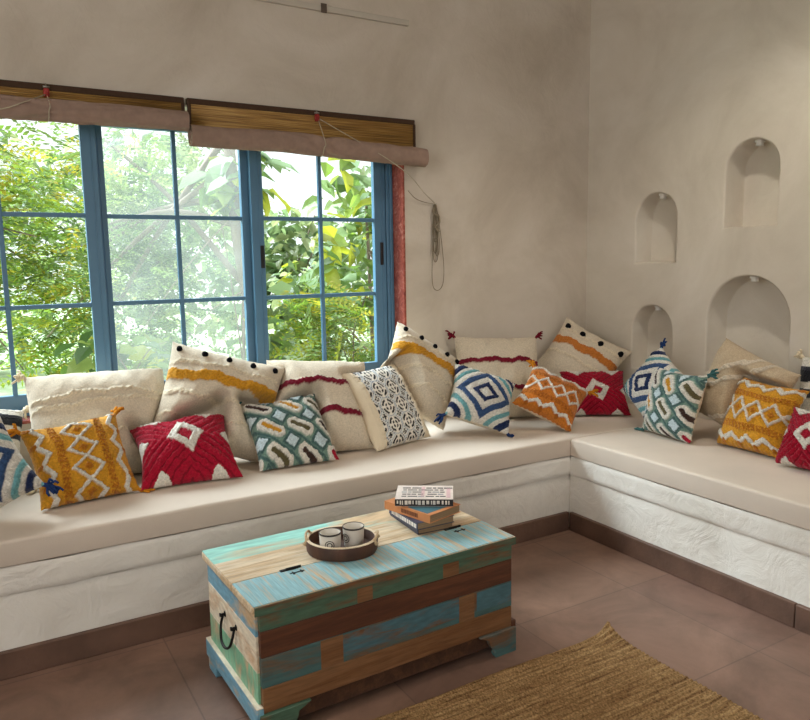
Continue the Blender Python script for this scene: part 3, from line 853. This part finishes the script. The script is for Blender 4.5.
P_cream = painted_wood('worn cream paint', (228, 214, 190), (206, 172, 136), .56, (6, 2, 6), 2.5)
P_mint = painted_wood('worn mint paint', (128, 184, 150), PALE, .55, (6, 6, 2), 2.5)
P_patch = painted_wood('old blue paint', (72, 110, 120), (118, 82, 54), .555, (2, 6, 8), 2.5)
P_dark = painted_wood('dark end grain', (70, 44, 30), (90, 60, 40), .5, (10, 10, 10), 3)
hx, hy = .4345, .2205
zz = [(.085, .157, P_nat), (.157, .244, P_teal), (.244, .320, P_brown), (.320, .368, P_green)]
core = MB(); core.box(-hx + .006, hx - .006, -hy + .006, hy - .006, .03, .366); core.build('chest_body', P_dark, trunk)
for z0, z1, mt in zz:                                                  # front and back boards
    for s in (-1, 1):
        m = MB(); m.box(-hx, hx, s * hy - .009, s * hy + .009, z0 + .0005, z1 - .0005); m.build('board', mt, trunk, bevel=.0015)
for z0, z1, mt in [(.105, .195, P_mint), (.195, .300, P_cream), (.300, .368, P_blue)]:
    for s in (-1, 1):
        m = MB(); m.box(s * hx - .007, s * hx + .007, -hy + .009, hy - .009, z0 + .0003, z1 - .0003); m.build('end_board', mt, trunk, bevel=.001)
# patches of old paint left on the front boards
for x0, x1, z0, z1, mt in ((-.19, .22, .176, .240, P_patch), (.29, .431, .176, .240, P_patch), (-.26, -.19, .158, .243, P_nat), (.22, .28, .158, .243, P_nat), (-.14, -.09, .322, .366, P_nat), (.16, .22, .322, .366, P_nat)):
    m = MB(); m.box(x0, x1, -hy - .0096, -hy - .0088, z0, z1); m.build('paint_patch', mt, trunk)
# base moulding and bracket feet
m = MB(); m.box(-hx - .020, -hx + .002, -hy - .010, hy + .010, .046, .102); m.build('moulding', [P_blue], trunk, bevel=.004)
m = MB(); m.box(-hx - .0195, -hx, -hy - .0095, hy + .0095, .1015, .105); m.build('moulding', [P_cream], trunk, bevel=.001)
m = MB(); m.box(hx - .002, hx + .020, -hy - .010, hy + .010, .078, .104); m.build('moulding', [P_brown], trunk, bevel=.004)
def foot_profile(s):
    """bracket foot outline in (x,z), s=+1 grows to +x"""
    p = [(0, 0), (.085, 0), (.092, .014), (.088, .03), (.10, .036), (.108, .05), (.112, .066), (.15, .084), (0, .084)]
    return [(x * s, z) for x, z in p]
for sx in (-1, 1):
    for sy in (-1, 1):
        mt = {(-1, -1): P_green, (1, -1): P_teal, (-1, 1): P_blue, (1, 1): P_mint}[(sx, sy)]
        m = MB()
        m.prism([(sx * (hx + .012) + x, z) for x, z in foot_profile(-sx)], 1, sy * (hy + .008) - .012, sy * (hy + .008) + .008)
        m.prism([(sy * (hy + .004) + x * .8, z * .92) for x, z in foot_profile(-sy)], 0, sx * (hx + .002) - .012, sx * (hx + .002) + .010)
        m.build('foot', mt, trunk, bevel=.002)
# lid: fixed boards and the hinged front flap
lx, ly = .4525, .2325
zl0, zl1 = .368, .396
ys = -ly + .62 * 2 * ly * 0 + .176 - .0                                 # seam between fixed lid and flap
ys = ly - .62 * 2 * ly
lid = MB(); lid.box(-lx, lx, ys + .001, ly, zl0, zl1 - .0015); lid_o = lid.build('lid', P_pale, trunk, bevel=.006)
m = MB(); m.box(-lx + .002, -.02, .105, ly - .002, zl1 - .002, zl1); m.build('lid_board', P_turq, lid_o)
m = MB(); m.box(-.02, lx - .01, .105, ly - .002, zl1 - .002, zl1); m.build('lid_board', painted_wood('worn pale turquoise', (160, 206, 196), PALE, .42, (1.1, 5, 5), 2.0), lid_o)
m = MB(); m.box(-lx + .002, lx - .01, ys + .002, .104, zl1 - .002, zl1); m.build('lid_board', P_pale, lid_o)
flap = MB(); flap.box(-lx, lx, -ly, ys - .001, zl0, zl1 - .0015); flap_o = flap.build('lid_flap', P_pale, trunk, bevel=.006)
m = MB(); m.box(-lx + .003, lx - .008, -ly + .004, ys - .002, zl1 - .002, zl1); m.build('lid_board', P_sky, flap_o)
m = MB(); m.box(-lx + .004, lx - .004, -ly - .0015, -ly + .003, zl0 + .001, zl1 - .003); m.build('front_edge', P_green, flap_o)
for xh in (-.275, .315):
    m = MB()
    m.box(xh - .030, xh + .018, ys - .010, ys + .004, zl1, zl1 + .0025); m.tube([(xh - .012, ys - .004, zl1 + .003), (xh + .036, ys - .004, zl1 + .003)], .0042, 8)
    m.box(xh - .012, xh + .034, ys - .036, ys - .032, zl1, zl1 + .002); m.box(xh - .004, xh + .002, ys - .044, ys - .026, zl1, zl1 + .002)
    m.box(xh + .022, xh + .028, ys - .042, ys - .024, zl1, zl1 + .002)
    m.build('hinge', M_iron, trunk, bevel=.001)
# swing handle on the end
hd = MB()
hd.tube(smooth_path([(-hx - .014, .050, .254), (-hx - .020, .052, .230), (-hx - .026, .040, .200), (-hx - .030, .015, .186), (-hx - .030, -.015, .186), (-hx - .026, -.040, .200), (-hx - .020, -.052, .230), (-hx - .014, -.050, .254)]), .0042, 8)
ho = hd.build('handle', M_iron, trunk, smooth=True)
for yy in (.050, -.050):
    m = MB(); m.lathe([(.013, 0), (.013, .003), (.006, .006), (.006, .016), (.009, .018), (.009, .022)], 16)
    m.v = [(-hx - .006 - z * .8, yy + x * .7, .258 + y * .7) for x, y, z in m.v]; m.build('rosette', M_iron, ho, smooth=True, angle=R(40))

# ================================================================== TRAY AND CUPS
TZ = .3965
tray = tag(empty('oval_tray', (-2.342, -1.341, TZ), R(-33)), 'dark wooden oval tray with rope handles on the trunk', 'tray')
M_bark = simple('dark bark wood', (74, 44, 28), .6, var=.35, scale=18, bump=.4, bscale=40, vec=(1, 1, .3))
M_rim = simple('pale cut wood rim', (226, 206, 176), .6, var=.1, scale=30)
M_rope = simple('pale rope', (190, 166, 132), .9, var=.2, scale=200)
A_, B_ = .112, .098
m = MB(); m.lathe([(.90, .002), (.97, .001), (1.0, .008), (1.02, .040), (1.0, .0432), (.93, .0432), (.91, .040), (.89, .012)], 48, sx=A_, sy=B_); m.f.pop(); m.m.pop()
m.build('wall', M_bark, tray, smooth=True, angle=R(50))
m = MB(); m.lathe([(.88, .002), (.905, .002), (.905, .012), (.0, .012)], 48, sx=A_, sy=B_); m.build('base', M_bark, tray)
m = MB(); m.lathe([(.925, .0430), (.925, .0452), (1.005, .0452), (1.008, .0425)], 48, sx=A_, sy=B_, close=True); m.build('rim', M_rim, tray)
for s in (-1, 1):
    m = MB(); m.tube(smooth_path([(s * A_ * .955, -.030, .040), (s * A_ * .97, -.028, .051), (s * A_ * 1.0, -.012, .056), (s * A_ * 1.0, .012, .056), (s * A_ * .97, .028, .051), (s * A_ * .955, .030, .040)]), .0042, 8)
    h_ = m.build('handle', M_rope, tray, smooth=True)
    for yy in (-.031, .031):
        m = MB(); m.tube([(s * A_ * 1.02, yy, .030), (s * A_ * .90, yy, .046)], .006, 8); m.build('knot', M_rope, h_, smooth=True)
M_cup = simple('white stoneware', (216, 208, 196), .35, var=.04)
M_brim = simple('dark glaze', (52, 42, 36), .35)
def cup(x, y, label, rz):
    t = tag(empty('cup', (x, y, TZ + .0125), rz), label, 'cup', 'white cups on the tray')
    m = MB(); m.lathe([(.0, 0), (.026, 0), (.029, .004), (.0325, .030), (.034, .064), (.0335, .066), (.0315, .064), (.030, .030), (.027, .008), (0, .006)], 32)
    m.build('body', M_cup, t, smooth=True, angle=R(60))
    m = MB(); m.lathe([(.0343, .0615), (.0346, .0655), (.0335, .0668), (.0322, .0662), (.0322, .0645)], 32, close=True); m.build('rim', M_brim, t, smooth=True)
    # round printed emblem on the side
    for ra, rb in ((.0125, .0150), (.0060, .0090)):
        m = MB(); vs = []; fs = []; k = 28
        for r in (ra, rb):
            for q in range(k):
                a = 2 * PI * q / k; dx, dz = r * math.cos(a), .034 + r * math.sin(a)
                rr = .0328 + (dz - .03) * .045 + .0007; an = dx / rr - PI / 2
                vs.append((rr * math.cos(an), rr * math.sin(an), dz))
        for q in range(k): fs.append((q, (q + 1) % k, k + (q + 1) % k, k + q))
        m.add(vs, fs); m.build('emblem', M_brim, t)
    return t
cup(-2.393, -1.365, 'shorter looking white cup with dark rim at the near side of the tray', R(-28))
cup(-2.309, -1.357, 'white cup with dark rim standing farther back in the tray', R(-75))

# ================================================================== BOOKS
M_page = simple('paper pages', (150, 122, 92), .9, var=.15, scale=8, vec=(1, 1, 60))  # paper tinted darker: shade on the fore-edges is in the colour
M_print = simple('black print', (30, 28, 30), .6)
def book(cx, cy, z0, rz, w, d, h, cover, label, deco=None):
    """w along local x, spine on the -y side"""
    t = tag(empty('book', (cx, cy, z0), rz), label, 'book', 'paperbacks stacked on the trunk')
    m = MB(); m.box(-w / 2 + .003, w / 2 - .003, -d / 2 + .003, d / 2 - .003, .0015, h - .0015); m.build('pages', M_page, t)
    m = MB(); m.box(-w / 2, w / 2, -d / 2, d / 2, 0, .0014); m.box(-w / 2, w / 2, -d / 2, d / 2, h - .0014, h); m.box(-w / 2, w / 2, -d / 2 - .0012, -d / 2 + .0012, 0, h)
    cv = m.build('cover', cover, t)
    if deco: deco(cv, w, d, h)
    return t
def text(parent, s, size, loc, rot, mat, w=None):
    cu = bpy.data.curves.new('lettering', 'FONT'); cu.body = s; cu.size = size; cu.extrude = .0002; cu.align_x = 'CENTER'; cu.align_y = 'CENTER'
    o = bpy.data.objects.new('lettering', cu); dg = bpy.context.evaluated_depsgraph_get()
    COL.objects.link(o); dg.update(); me = bpy.data.meshes.new_from_object(o.evaluated_get(dg)); bpy.data.objects.remove(o)
    me.materials.clear(); me.materials.append(mat)
    q = bpy.data.objects.new('lettering', me); COL.objects.link(q); q.parent = parent; q.location = loc; q.rotation_euler = rot
    return q
M_wt = simple('white print', (222, 216, 206), .6)
def blocks(parent, rects, z, mat, face='top', y=0):
    m = MB()
    for x0, x1, a, b in rects:
        if face == 'top': m.box(x0, x1, a, b, z, z + .0004)
        else: m.box(x0, x1, y - .0006, y, a, b)
    return m.build('printed_artwork', mat, parent)
def deco_top(cv, w, d, h):
    r = random.Random(5); dark, grey, pink = [], [], []
    for bx in (-.050, .038):
        for row in range(5):
            y = d * .34 - row * d * .155; x = bx - .034 + r.random() * .008
            while x < bx + .030:
                l = .012 + r.random() * .022
                (dark if row < 2 else grey if r.random() < .6 else dark).append((x, x + l, y - .0085 * (1 if row else 1.2), y)); x += l + .002 + r.random() * .004
    blocks(cv, dark, h, M_print); blocks(cv, grey, h, simple('grey print', (120, 126, 132), .6))
    pk = simple('pink print', (206, 172, 172), .6)
    for q in ((-.012, .000, -d * .36, d * .40), (.076, .090, -d * .40, .30 * d)): blocks(cv, [q], h, pk)
    sp = []
    x = -w / 2 + .006
    while x < w / 2 - .012:
        l = .003 + r.random() * .007; sp.append((x, x + l, .005 + r.random() * .004, h - .005)); x += l + .002 + r.random() * .005
    blocks(cv, [(-w / 2, w / 2, .001, h - .001)], 0, M_print, 'spine', -d / 2 - .0012); blocks(cv, sp, 0, M_wt, 'spine', -d / 2 - .0019)
def deco_orange(cv, w, d, h):
    blocks(cv, [(-w * .02, w * .42, -d * .46, d * .2)], h, simple('teal artwork', (62, 104, 116), .5))
    r = random.Random(3); x = -w * .12; sp = []
    while x < w * .25:
        l = .003 + r.random() * .004; sp.append((x, x + l, .007, h - .007)); x += l + .002
    blocks(cv, sp, 0, simple('brown print', (110, 62, 34), .6), 'spine', -d / 2 - .0012)
def deco_navy(cv, w, d, h):
    r = random.Random(9); x = -w * .40; sp = []
    while x < w * .44:
        l = .004 + r.random() * .008; sp.append((x, x + l, .005, h - .005)); x += l + .002 + r.random() * .003
    blocks(cv, sp, 0, M_wt, 'spine', -d / 2 - .0012)
Z0 = .3965
# local -y (spine) must face west: rotate so that local x runs south
book(-1.998, -1.258, Z0, R(-94), .215, .135, .020, simple('dark navy cover', (44, 44, 60), .5), 'dark paperback at the bottom of the stack on the trunk')
book(-2.008, -1.276, Z0 + .0205, R(-91), .195, .145, .024, simple('slate blue cover', (60, 62, 84), .5), 'slate blue paperback with white spine lettering, second from the bottom of the stack', deco_navy)
book(-2.002, -1.274, Z0 + .0450, R(-76), .218, .152, .028, simple('orange cover', (196, 128, 78), .5), 'orange paperback with teal artwork under the newsprint covered book', deco_orange)
book(-1.976, -1.249, Z0 + .0735, R(-34), .198, .150, .025, simple('newsprint cover', (214, 200, 190), .5), 'newsprint patterned paperback topmost on the stack', deco_top)

# ================================================================== RUG
rug_m = MB()
RX, RY = -1.480, -1.640
nx, rows = 200, 104
M_jute = None
def mat_jute():
    m, nt, b, o = newmat('braided jute')
    tc = nt.nodes.new('ShaderNodeTexCoord')
    def mp(s):
        q = nd(nt, 'ShaderNodeMapping'); q.inputs['Scale'].default_value = s; nt.links.new(tc.outputs['Object'], q.inputs[0]); return q.outputs[0]
    n = nd(nt, 'ShaderNodeTexNoise', Scale=1, Detail=5, Roughness=.7); nt.links.new(mp((5, 90, 1)), n.inputs['Vector'])
    c = ramp(nt, n.outputs[0], [(.30, lin((92, 66, 42))), (.42, lin((142, 110, 74))), (.58, lin((168, 136, 94))), (.75, lin((192, 162, 118)))])
    n2 = nd(nt, 'ShaderNodeTexNoise', Scale=1, Detail=3); nt.links.new(mp((160, 160, 60)), n2.inputs['Vector'])
    f = ramp(nt, n2.outputs[0], [(.3, (.48, .46, .44)), (.65, (1.15, 1.15, 1.15))])
    mx = nd(nt, 'ShaderNodeMix', data_type='RGBA', blend_type='MULTIPLY'); mx.inputs[0].default_value = 1
    nt.links.new(c, mx.inputs[6]); nt.links.new(f, mx.inputs[7]); nt.links.new(mx.outputs[2], b.inputs['Base Color'])
    b.inputs['Roughness'].default_value = .95; b.inputs['Specular IOR Level'].default_value = .1
    add_bump(nt, b, n2.outputs[0], .9, .006)
    return m
M_jute = mat_jute()
def rug_z(x, y):
    dx, dy = RX - x, RY - y
    e = math.hypot(dx, dy)
    z = .036 * math.exp(-(e / .042) ** 1.2)
    z += .010 * math.exp(-dx / .02) * (.5 + .5 * math.sin(y * 11)) * .5 + .006 * math.exp(-dy / .03) * (.5 + .5 * math.sin(x * 9))
    z += .003 * (noise.noise(Vector((x * 4, y * 4, 0))) + 1) * .5
    return z
vs = []; fs = []
per = 4; tot = rows * per
for j in range(tot + 1):
    y = RY - j * (1.75 / tot)
    ph = j / per * 2 * PI
    for i in range(nx + 1):
        t = (i / nx) ** 1.25; x = RX - 1.9 * t
        br = .0042 * (1 - math.cos(ph)) * .5 * (1.1 + .5 * noise.noise(Vector((x * 55, (j // per) * 3.3, 1))))
        ed = .004 * noise.noise(Vector((j * .9, 0, 4))) if i == 0 else 0
        vs.append((x + ed, y + (.004 * noise.noise(Vector((x * 20, 7, 2))) if j == 0 else 0), .0075 + rug_z(x, y) + br))
W1 = nx + 1
for j in range(tot):
    for i in range(nx):
        a = j * W1 + i; fs.append((a, a + W1, a + W1 + 1, a + 1))
nv = len(vs)
border = [i for i in range(W1)] + [j * W1 + nx for j in range(1, tot + 1)] + [tot * W1 + i for i in range(nx - 1, -1, -1)] + [j * W1 for j in range(tot - 1, 0, -1)]
bot = [(vs[k][0], vs[k][1], max(.0005, vs[k][2] - .012)) for k in border]
nb = len(border)
fs += [(border[k], border[(k + 1) % nb], nv + (k + 1) % nb, nv + k) for k in range(nb)]
rug_m.add(vs + bot, fs)
o = rug_m.build('jute_rug', M_jute, smooth=True)
tag(o, 'braided brown jute rug with one curled corner on the stone floor', 'rug')

# ================================================================== GARDEN
def mat_leaf(name):
    m, nt, b, o = newmat(name)
    nt.nodes.remove(b)
    a = nd(nt, 'ShaderNodeAttribute', attribute_name='pattern')
    d = nt.nodes.new('ShaderNodeBsdfDiffuse'); t = nt.nodes.new('ShaderNodeBsdfTranslucent')
    nt.links.new(a.outputs['Color'], d.inputs[0])
    hs = nd(nt, 'ShaderNodeHueSaturation', Hue=.485, Saturation=1.05, Value=1.25); nt.links.new(a.outputs['Color'], hs.inputs['Color']); nt.links.new(hs.outputs[0], t.inputs[0])
    mx = nt.nodes.new('ShaderNodeMixShader'); mx.inputs[0].default_value = .5
    nt.links.new(d.outputs[0], mx.inputs[1]); nt.links.new(t.outputs[0], mx.inputs[2])
    g = nt.nodes.new('ShaderNodeBsdfGlossy'); g.inputs['Roughness'].default_value = .35
    m2 = nt.nodes.new('ShaderNodeMixShader'); m2.inputs[0].default_value = .05
    nt.links.new(mx.outputs[0], m2.inputs[1]); nt.links.new(g.outputs[0], m2.inputs[2])
    nt.links.new(m2.outputs[0], o.inputs[0])
    return m
M_leaf = mat_leaf('leaf')
M_barkt = simple('grey bark', (128, 112, 100), .9, var=.25, scale=9, bump=.6, bscale=30, vec=(1, 1, .3))
GZ = -.55
mb = MB(); mb.box(-16, 22, WT + .02, 34, GZ - .1, GZ)
tag(mb.build('garden_lawn', simple('short pale grass', (165, 182, 140), .95, var=.3, scale=5), None), 'pale green grass seen through the bottom of the window', 'lawn', kind='structure')

def leaves(name, parent, loc, items, colors, rs):
    """items: list of (origin, direction, up, length, width, kind)"""
    V = []; F = []; Cc = []
    for (p, d, up, ln, wd, kind, ci) in items:
        s = np.cross(d, up); s /= (np.linalg.norm(s) + 1e-9); nrm = np.cross(s, d)
        base = colors[ci] * (0.42 + .42 * rs.rand())
        o = len(V)
        if kind == 0:          # simple blade, folded a little along the midrib
            V += [p, p + d * ln * .35 + s * wd * .5 + nrm * wd * .12, p + d * ln * .38, p + d * ln * .35 - s * wd * .5 + nrm * wd * .12,
                  p + d * ln * .72 + s * wd * .36 + nrm * wd * .02, p + d * ln * .74 - nrm * wd * .1, p + d * ln * .72 - s * wd * .36 + nrm * wd * .02, p + d * ln - nrm * wd * .3]
            F += [(o, o + 1, o + 2), (o, o + 2, o + 3), (o + 1, o + 4, o + 5, o + 2), (o + 2, o + 5, o + 6, o + 3), (o + 4, o + 7, o + 5), (o + 5, o + 7, o + 6)]
            Cc += [base] * 8
        else:                  # leaflet
            V += [p, p + d * ln * .45 + s * wd * .5, p + d * ln, p + d * ln * .45 - s * wd * .5]
            F += [(o, o + 1, o + 2, o + 3)]; Cc += [base] * 4
    me = bpy.data.meshes.new(name); me.from_pydata([tuple(v) for v in V], [], F); me.materials.append(M_leaf)
    at = me.attributes.new('pattern', 'FLOAT_COLOR', 'POINT')
    arr = np.ones((len(V), 4), np.float32); arr[:, :3] = np.array(Cc); at.data.foreach_set('color', arr.ravel())
    me.update(); o = bpy.data.objects.new(name, me); COL.objects.link(o); o.parent = parent
    return o
def rdir(rs):
    d = rs.normal(size=3); return d / np.linalg.norm(d)
def pinnate_tree(loc, crown, n, ll, cols, label, seed, trunk_r=.05, trunk_pts=None, group='leafy plants beyond the window', pairs=8, name='feathery_tree'):
    """crown: list of (centre, radii, share)"""
    rs = np.random.RandomState(seed); loc = np.array(loc, float)
    t = tag(empty(name, loc), label, 'tree', group); items = []
    for cen, rad, sh in crown:
        for k in range(int(n * sh)):
            p = np.array(cen) + rdir(rs) * np.array(rad) * rs.rand() ** .45
            d = rdir(rs); d[2] = d[2] * .4 - .12; d /= np.linalg.norm(d)
            up = np.array([0, 0, 1.]) + rs.normal(size=3) * .35; up /= np.linalg.norm(up)
            s = np.cross(d, up); s /= np.linalg.norm(s); ci = rs.randint(len(cols))
            for q in range(pairs):
                pp = p + d * ll * 1.05 * q * .55 + np.array([0, 0, -.012]) * (q * q * .12)
                for sg in (1, -1):
                    dd = s * sg + d * .45 + rs.normal(size=3) * .12; dd /= np.linalg.norm(dd)
                    items.append((pp, dd, up, ll * (1 - .3 * abs(q / pairs - .45)), ll * .40, 1, ci))
    leaves('foliage', t, loc, items, cols, rs)
    m = MB()
    if trunk_pts is None: trunk_pts = [(0, 0, 0), (.05, .03, 1.0), (-.04, .05, 2.0), tuple(np.array(crown[0][0]))]
    pts = smooth_path(trunk_pts, 5); m.tube(pts, [trunk_r * (1 - .6 * i / len(pts)) for i in range(len(pts))], 9)
    m.build('trunk', M_barkt, t, smooth=True)
    for k in range(7):
        cen, rad, sh = crown[rs.randint(len(crown))]
        a = pts[int(len(pts) * (.45 + .5 * rs.rand())) - 1]; b = Vector(np.array(cen) + rdir(rs) * np.array(rad) * .8)
        mid = (a + b) / 2 + Vector((0, 0, .12))
        m = MB(); m.tube(smooth_path([a, mid, b], 4), [trunk_r * .35 * (1 - .7 * i / 8) for i in range(9)], 6); m.build('branch', M_barkt, t, smooth=True)
    return t
def broad_tree(loc, crown, n, ln, cols, label, seed, trunk_r=.03, group='leafy plants beyond the window', name='broad_leaved_tree', trunk_pts=None):
    rs = np.random.RandomState(seed); loc = np.array(loc, float)
    t = tag(empty(name, loc), label, 'tree', group); items = []
    for cen, rad, sh in crown:
        for k in range(int(n * sh)):
            p = np.array(cen) + rdir(rs) * np.array(rad) * rs.rand() ** .45
            d = rdir(rs); d[2] = d[2] * .5 - .35; d /= np.linalg.norm(d)
            up = np.array([0, -.25, 1.]) + rs.normal(size=3) * .45; up /= np.linalg.norm(up)
            l = ln * (.55 + .75 * rs.rand())
            items.append((p, d, up, l, l * .62, 0, rs.randint(len(cols))))
    leaves('foliage', t, loc, items, cols, rs)
    if trunk_pts is None: trunk_pts = [(0, 0, 0), (.04, 0, .9), tuple(np.array(crown[0][0]))]
    pts = smooth_path(trunk_pts, 5); m = MB(); m.tube(pts, [trunk_r * (1 - .55 * i / len(pts)) for i in range(len(pts))], 8); m.build('trunk', M_barkt, t, smooth=True)
    for k in range(8):
        cen, rad, sh = crown[rs.randint(len(crown))]
        a = pts[int(len(pts) * (.4 + .55 * rs.rand())) - 1]; b = Vector(np.array(cen) + rdir(rs) * np.array(rad) * .85)
        m = MB(); m.tube(smooth_path([a, (a + b) / 2 + Vector((0, 0, .08)), b], 4), [trunk_r * .4 * (1 - .7 * i / 8) for i in range(9)], 6); m.build('branch', M_barkt, t, smooth=True)
    return t
G = lambda *c: [np.array(lin(x)) for x in c]
c_bright = G((172, 200, 84), (200, 208, 76), (140, 178, 80), (160, 194, 116), (214, 204, 84), (130, 158, 84))
c_mid = G((126, 160, 84), (146, 176, 96), (100, 134, 78), (166, 182, 110))
c_teak = G((140, 172, 80), (162, 188, 96), (118, 152, 82), (190, 196, 74), (156, 184, 128), (172, 198, 158))
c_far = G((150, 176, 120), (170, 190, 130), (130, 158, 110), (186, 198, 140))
# near the open panes
pinnate_tree((-3.6, 3.0, GZ), [((.35, 0, 2.55), (1.0, .7, .75), .5), ((.75, -.1, 1.75), (.55, .5, .55), .25), ((.9, .1, 1.15), (.42, .4, .4), .12), ((-.5, 0, 1.9), (.5, .5, .7), .13)], 760, .075, c_bright, 'feathery yellow green tree filling the window behind the blue cushion', 41, .045)
pinnate_tree((-1.9, 4.4, GZ), [((.0, 0, 2.5), (1.25, .8, .9), .45), ((-.1, 0, 1.5), (1.1, .8, .75), .35), ((.2, -.3, .8), (1.3, .7, .5), .2)], 1000, .075, c_mid, 'grey trunked feathery tree behind the hazy middle panes', 42, .10,
             trunk_pts=[(1.0, -1.2, 0), (.86, -1.2, 1.2), (.72, -1.2, 2.2), (.66, -1.2, 3.4)])
broad_tree((.35, 3.6, GZ), [((.0, 0, 2.55), (.55, .5, .55), .3), ((-.35, 0, 1.75), (.55, .5, .5), .3), ((.4, .1, 1.35), (.5, .5, .45), .25), ((.2, -.3, .75), (.7, .5, .4), .15)], 420, .24, c_teak, 'broad leaved tree with sky gaps behind the window pane nearest the corner', 43, .03)
broad_tree((-1.25, 3.1, GZ), [((0.1, 0, 2.6), (.36, .3, .35), .4), ((-.75, 0, 1.05), (.3, .25, .3), .25), ((.35, 0, 1.2), (.4, .3, .5), .35)], 110, .30, c_teak, 'large leaved sapling seen through the hazy middle panes', 44, .02)
pinnate_tree((-.35, 2.6, GZ), [((.0, 0, .75), (.75, .45, .5), .6), ((-.3, 0, 1.35), (.4, .35, .4), .4)], 420, .07, c_bright, 'low bright green shrub below the broad leaved tree', 45, .02, name='garden_shrub', trunk_pts=[(0, 0, 0), (0, 0, .4), (0, 0, .8)])
broad_tree((-2.35, 2.4, GZ), [((0, 0, 1.1), (.45, .3, .35), .7), ((-.2, 0, .7), (.6, .3, .3), .3)], 70, .22, c_mid, 'low leafy shrub close outside the middle panes', 46, .014, name='garden_shrub')
# farther off
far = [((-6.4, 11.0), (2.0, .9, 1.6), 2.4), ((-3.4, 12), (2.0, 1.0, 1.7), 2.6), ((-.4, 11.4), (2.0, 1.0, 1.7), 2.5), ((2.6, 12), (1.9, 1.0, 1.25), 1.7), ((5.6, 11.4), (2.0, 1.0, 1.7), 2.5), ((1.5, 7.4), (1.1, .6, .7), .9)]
FL = ['pale distant tree beyond the yellow green feathery tree', 'tall pale distant tree behind the grey trunk', 'pale distant tree between the two sliding sashes',
      'low distant tree under the sky gap beside the window frame', 'tall distant tree beyond the window frame nearest the corner',
      'pale distant bush behind the broad leaved tree']
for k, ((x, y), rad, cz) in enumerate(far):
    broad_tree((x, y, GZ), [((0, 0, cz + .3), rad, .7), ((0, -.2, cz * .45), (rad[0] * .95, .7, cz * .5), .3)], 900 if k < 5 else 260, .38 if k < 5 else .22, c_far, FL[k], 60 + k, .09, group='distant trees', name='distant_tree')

# ================================================================== LIGHT
w = bpy.data.worlds.new('overcast sky'); scene.world = w; w.use_nodes = True
bgn = w.node_tree.nodes['Background']; bgn.inputs[0].default_value = (.93, .97, 1.0, 1); bgn.inputs[1].default_value = 1.5
sd = bpy.data.lights.new('soft sun', 'SUN'); sd.energy = 19.0; sd.angle = R(46); sd.color = (.82, .92, 1.0)
so = bpy.data.objects.new('soft_sun', sd); COL.objects.link(so)
el, az = R(44), R(36)
dv = Vector((math.sin(az) * math.cos(el), -math.cos(az) * math.cos(el), -math.sin(el)))
so.rotation_euler = dv.to_track_quat('-Z', 'Y').to_euler(); so.location = (-3, 6, 8)
def area(name, loc, target, sx, sy, e, col):
    d = bpy.data.lights.new(name, 'AREA'); d.shape = 'RECTANGLE'; d.size = sx; d.size_y = sy; d.energy = e; d.color = col
    o = bpy.data.objects.new(name, d); COL.objects.link(o); o.location = loc
    o.rotation_euler = (Vector(target) - Vector(loc)).to_track_quat('-Z', 'Y').to_euler(); return o
area('fill_rear_opening', (-2.65, YW - .1, 1.75), (-2.65, 0, 1.4), 3.4, 1.8, 8, (1, .95, .88))  # added fill light, unseen behind the camera, lifts camera-facing surfaces
area('fill_side_opening', (XW - .1, -2.9, 1.85), (0, -2.4, 1.25), 2.0, 1.5, 40, (1, .96, .91))  # added fill light out of view, brightens the niche wall side

pl = bpy.data.lights.new('ceiling_lamp', 'SPOT'); pl.energy = 58; pl.spot_size = R(128); pl.spot_blend = .6; pl.shadow_soft_size = .05; pl.color = (1, .92, .81)
po = bpy.data.objects.new('ceiling_lamp', pl); COL.objects.link(po); po.location = (-1.05, -1.65, 2.95)

# ================================================================== CAMERA
cam = bpy.data.cameras.new('camera'); co = bpy.data.objects.new('camera', cam); COL.objects.link(co); scene.camera = co
r_ = Vector((.861, -.508, -.016)); yaw, pitch, roll = CAMROT = (0.5306, -0.1341, -0.0162)
cyw, syw, cp, sp = math.cos(yaw), math.sin(yaw), math.cos(pitch), math.sin(pitch)
f = Vector((syw * cp, cyw * cp, sp)); r0 = Vector((cyw, -syw, 0)); u0 = r0.cross(f)
rr = r0 * math.cos(roll) + u0 * math.sin(roll); uu = -r0 * math.sin(roll) + u0 * math.cos(roll)
co.matrix_world = Matrix(((rr.x, uu.x, -f.x, -3.2716), (rr.y, uu.y, -f.y, -3.3357), (rr.z, uu.z, -f.z, 1.2937), (0, 0, 0, 1)))
cam.sensor_fit = 'HORIZONTAL'; cam.sensor_width = 36; cam.lens = 726.16 / 810 * 36; cam.clip_start = .05

scene.view_settings.view_transform = 'Standard'; scene.view_settings.look = 'None'
scene.view_settings.gamma = 1; scene.view_settings.use_curve_mapping = False; scene.view_settings.exposure = 0
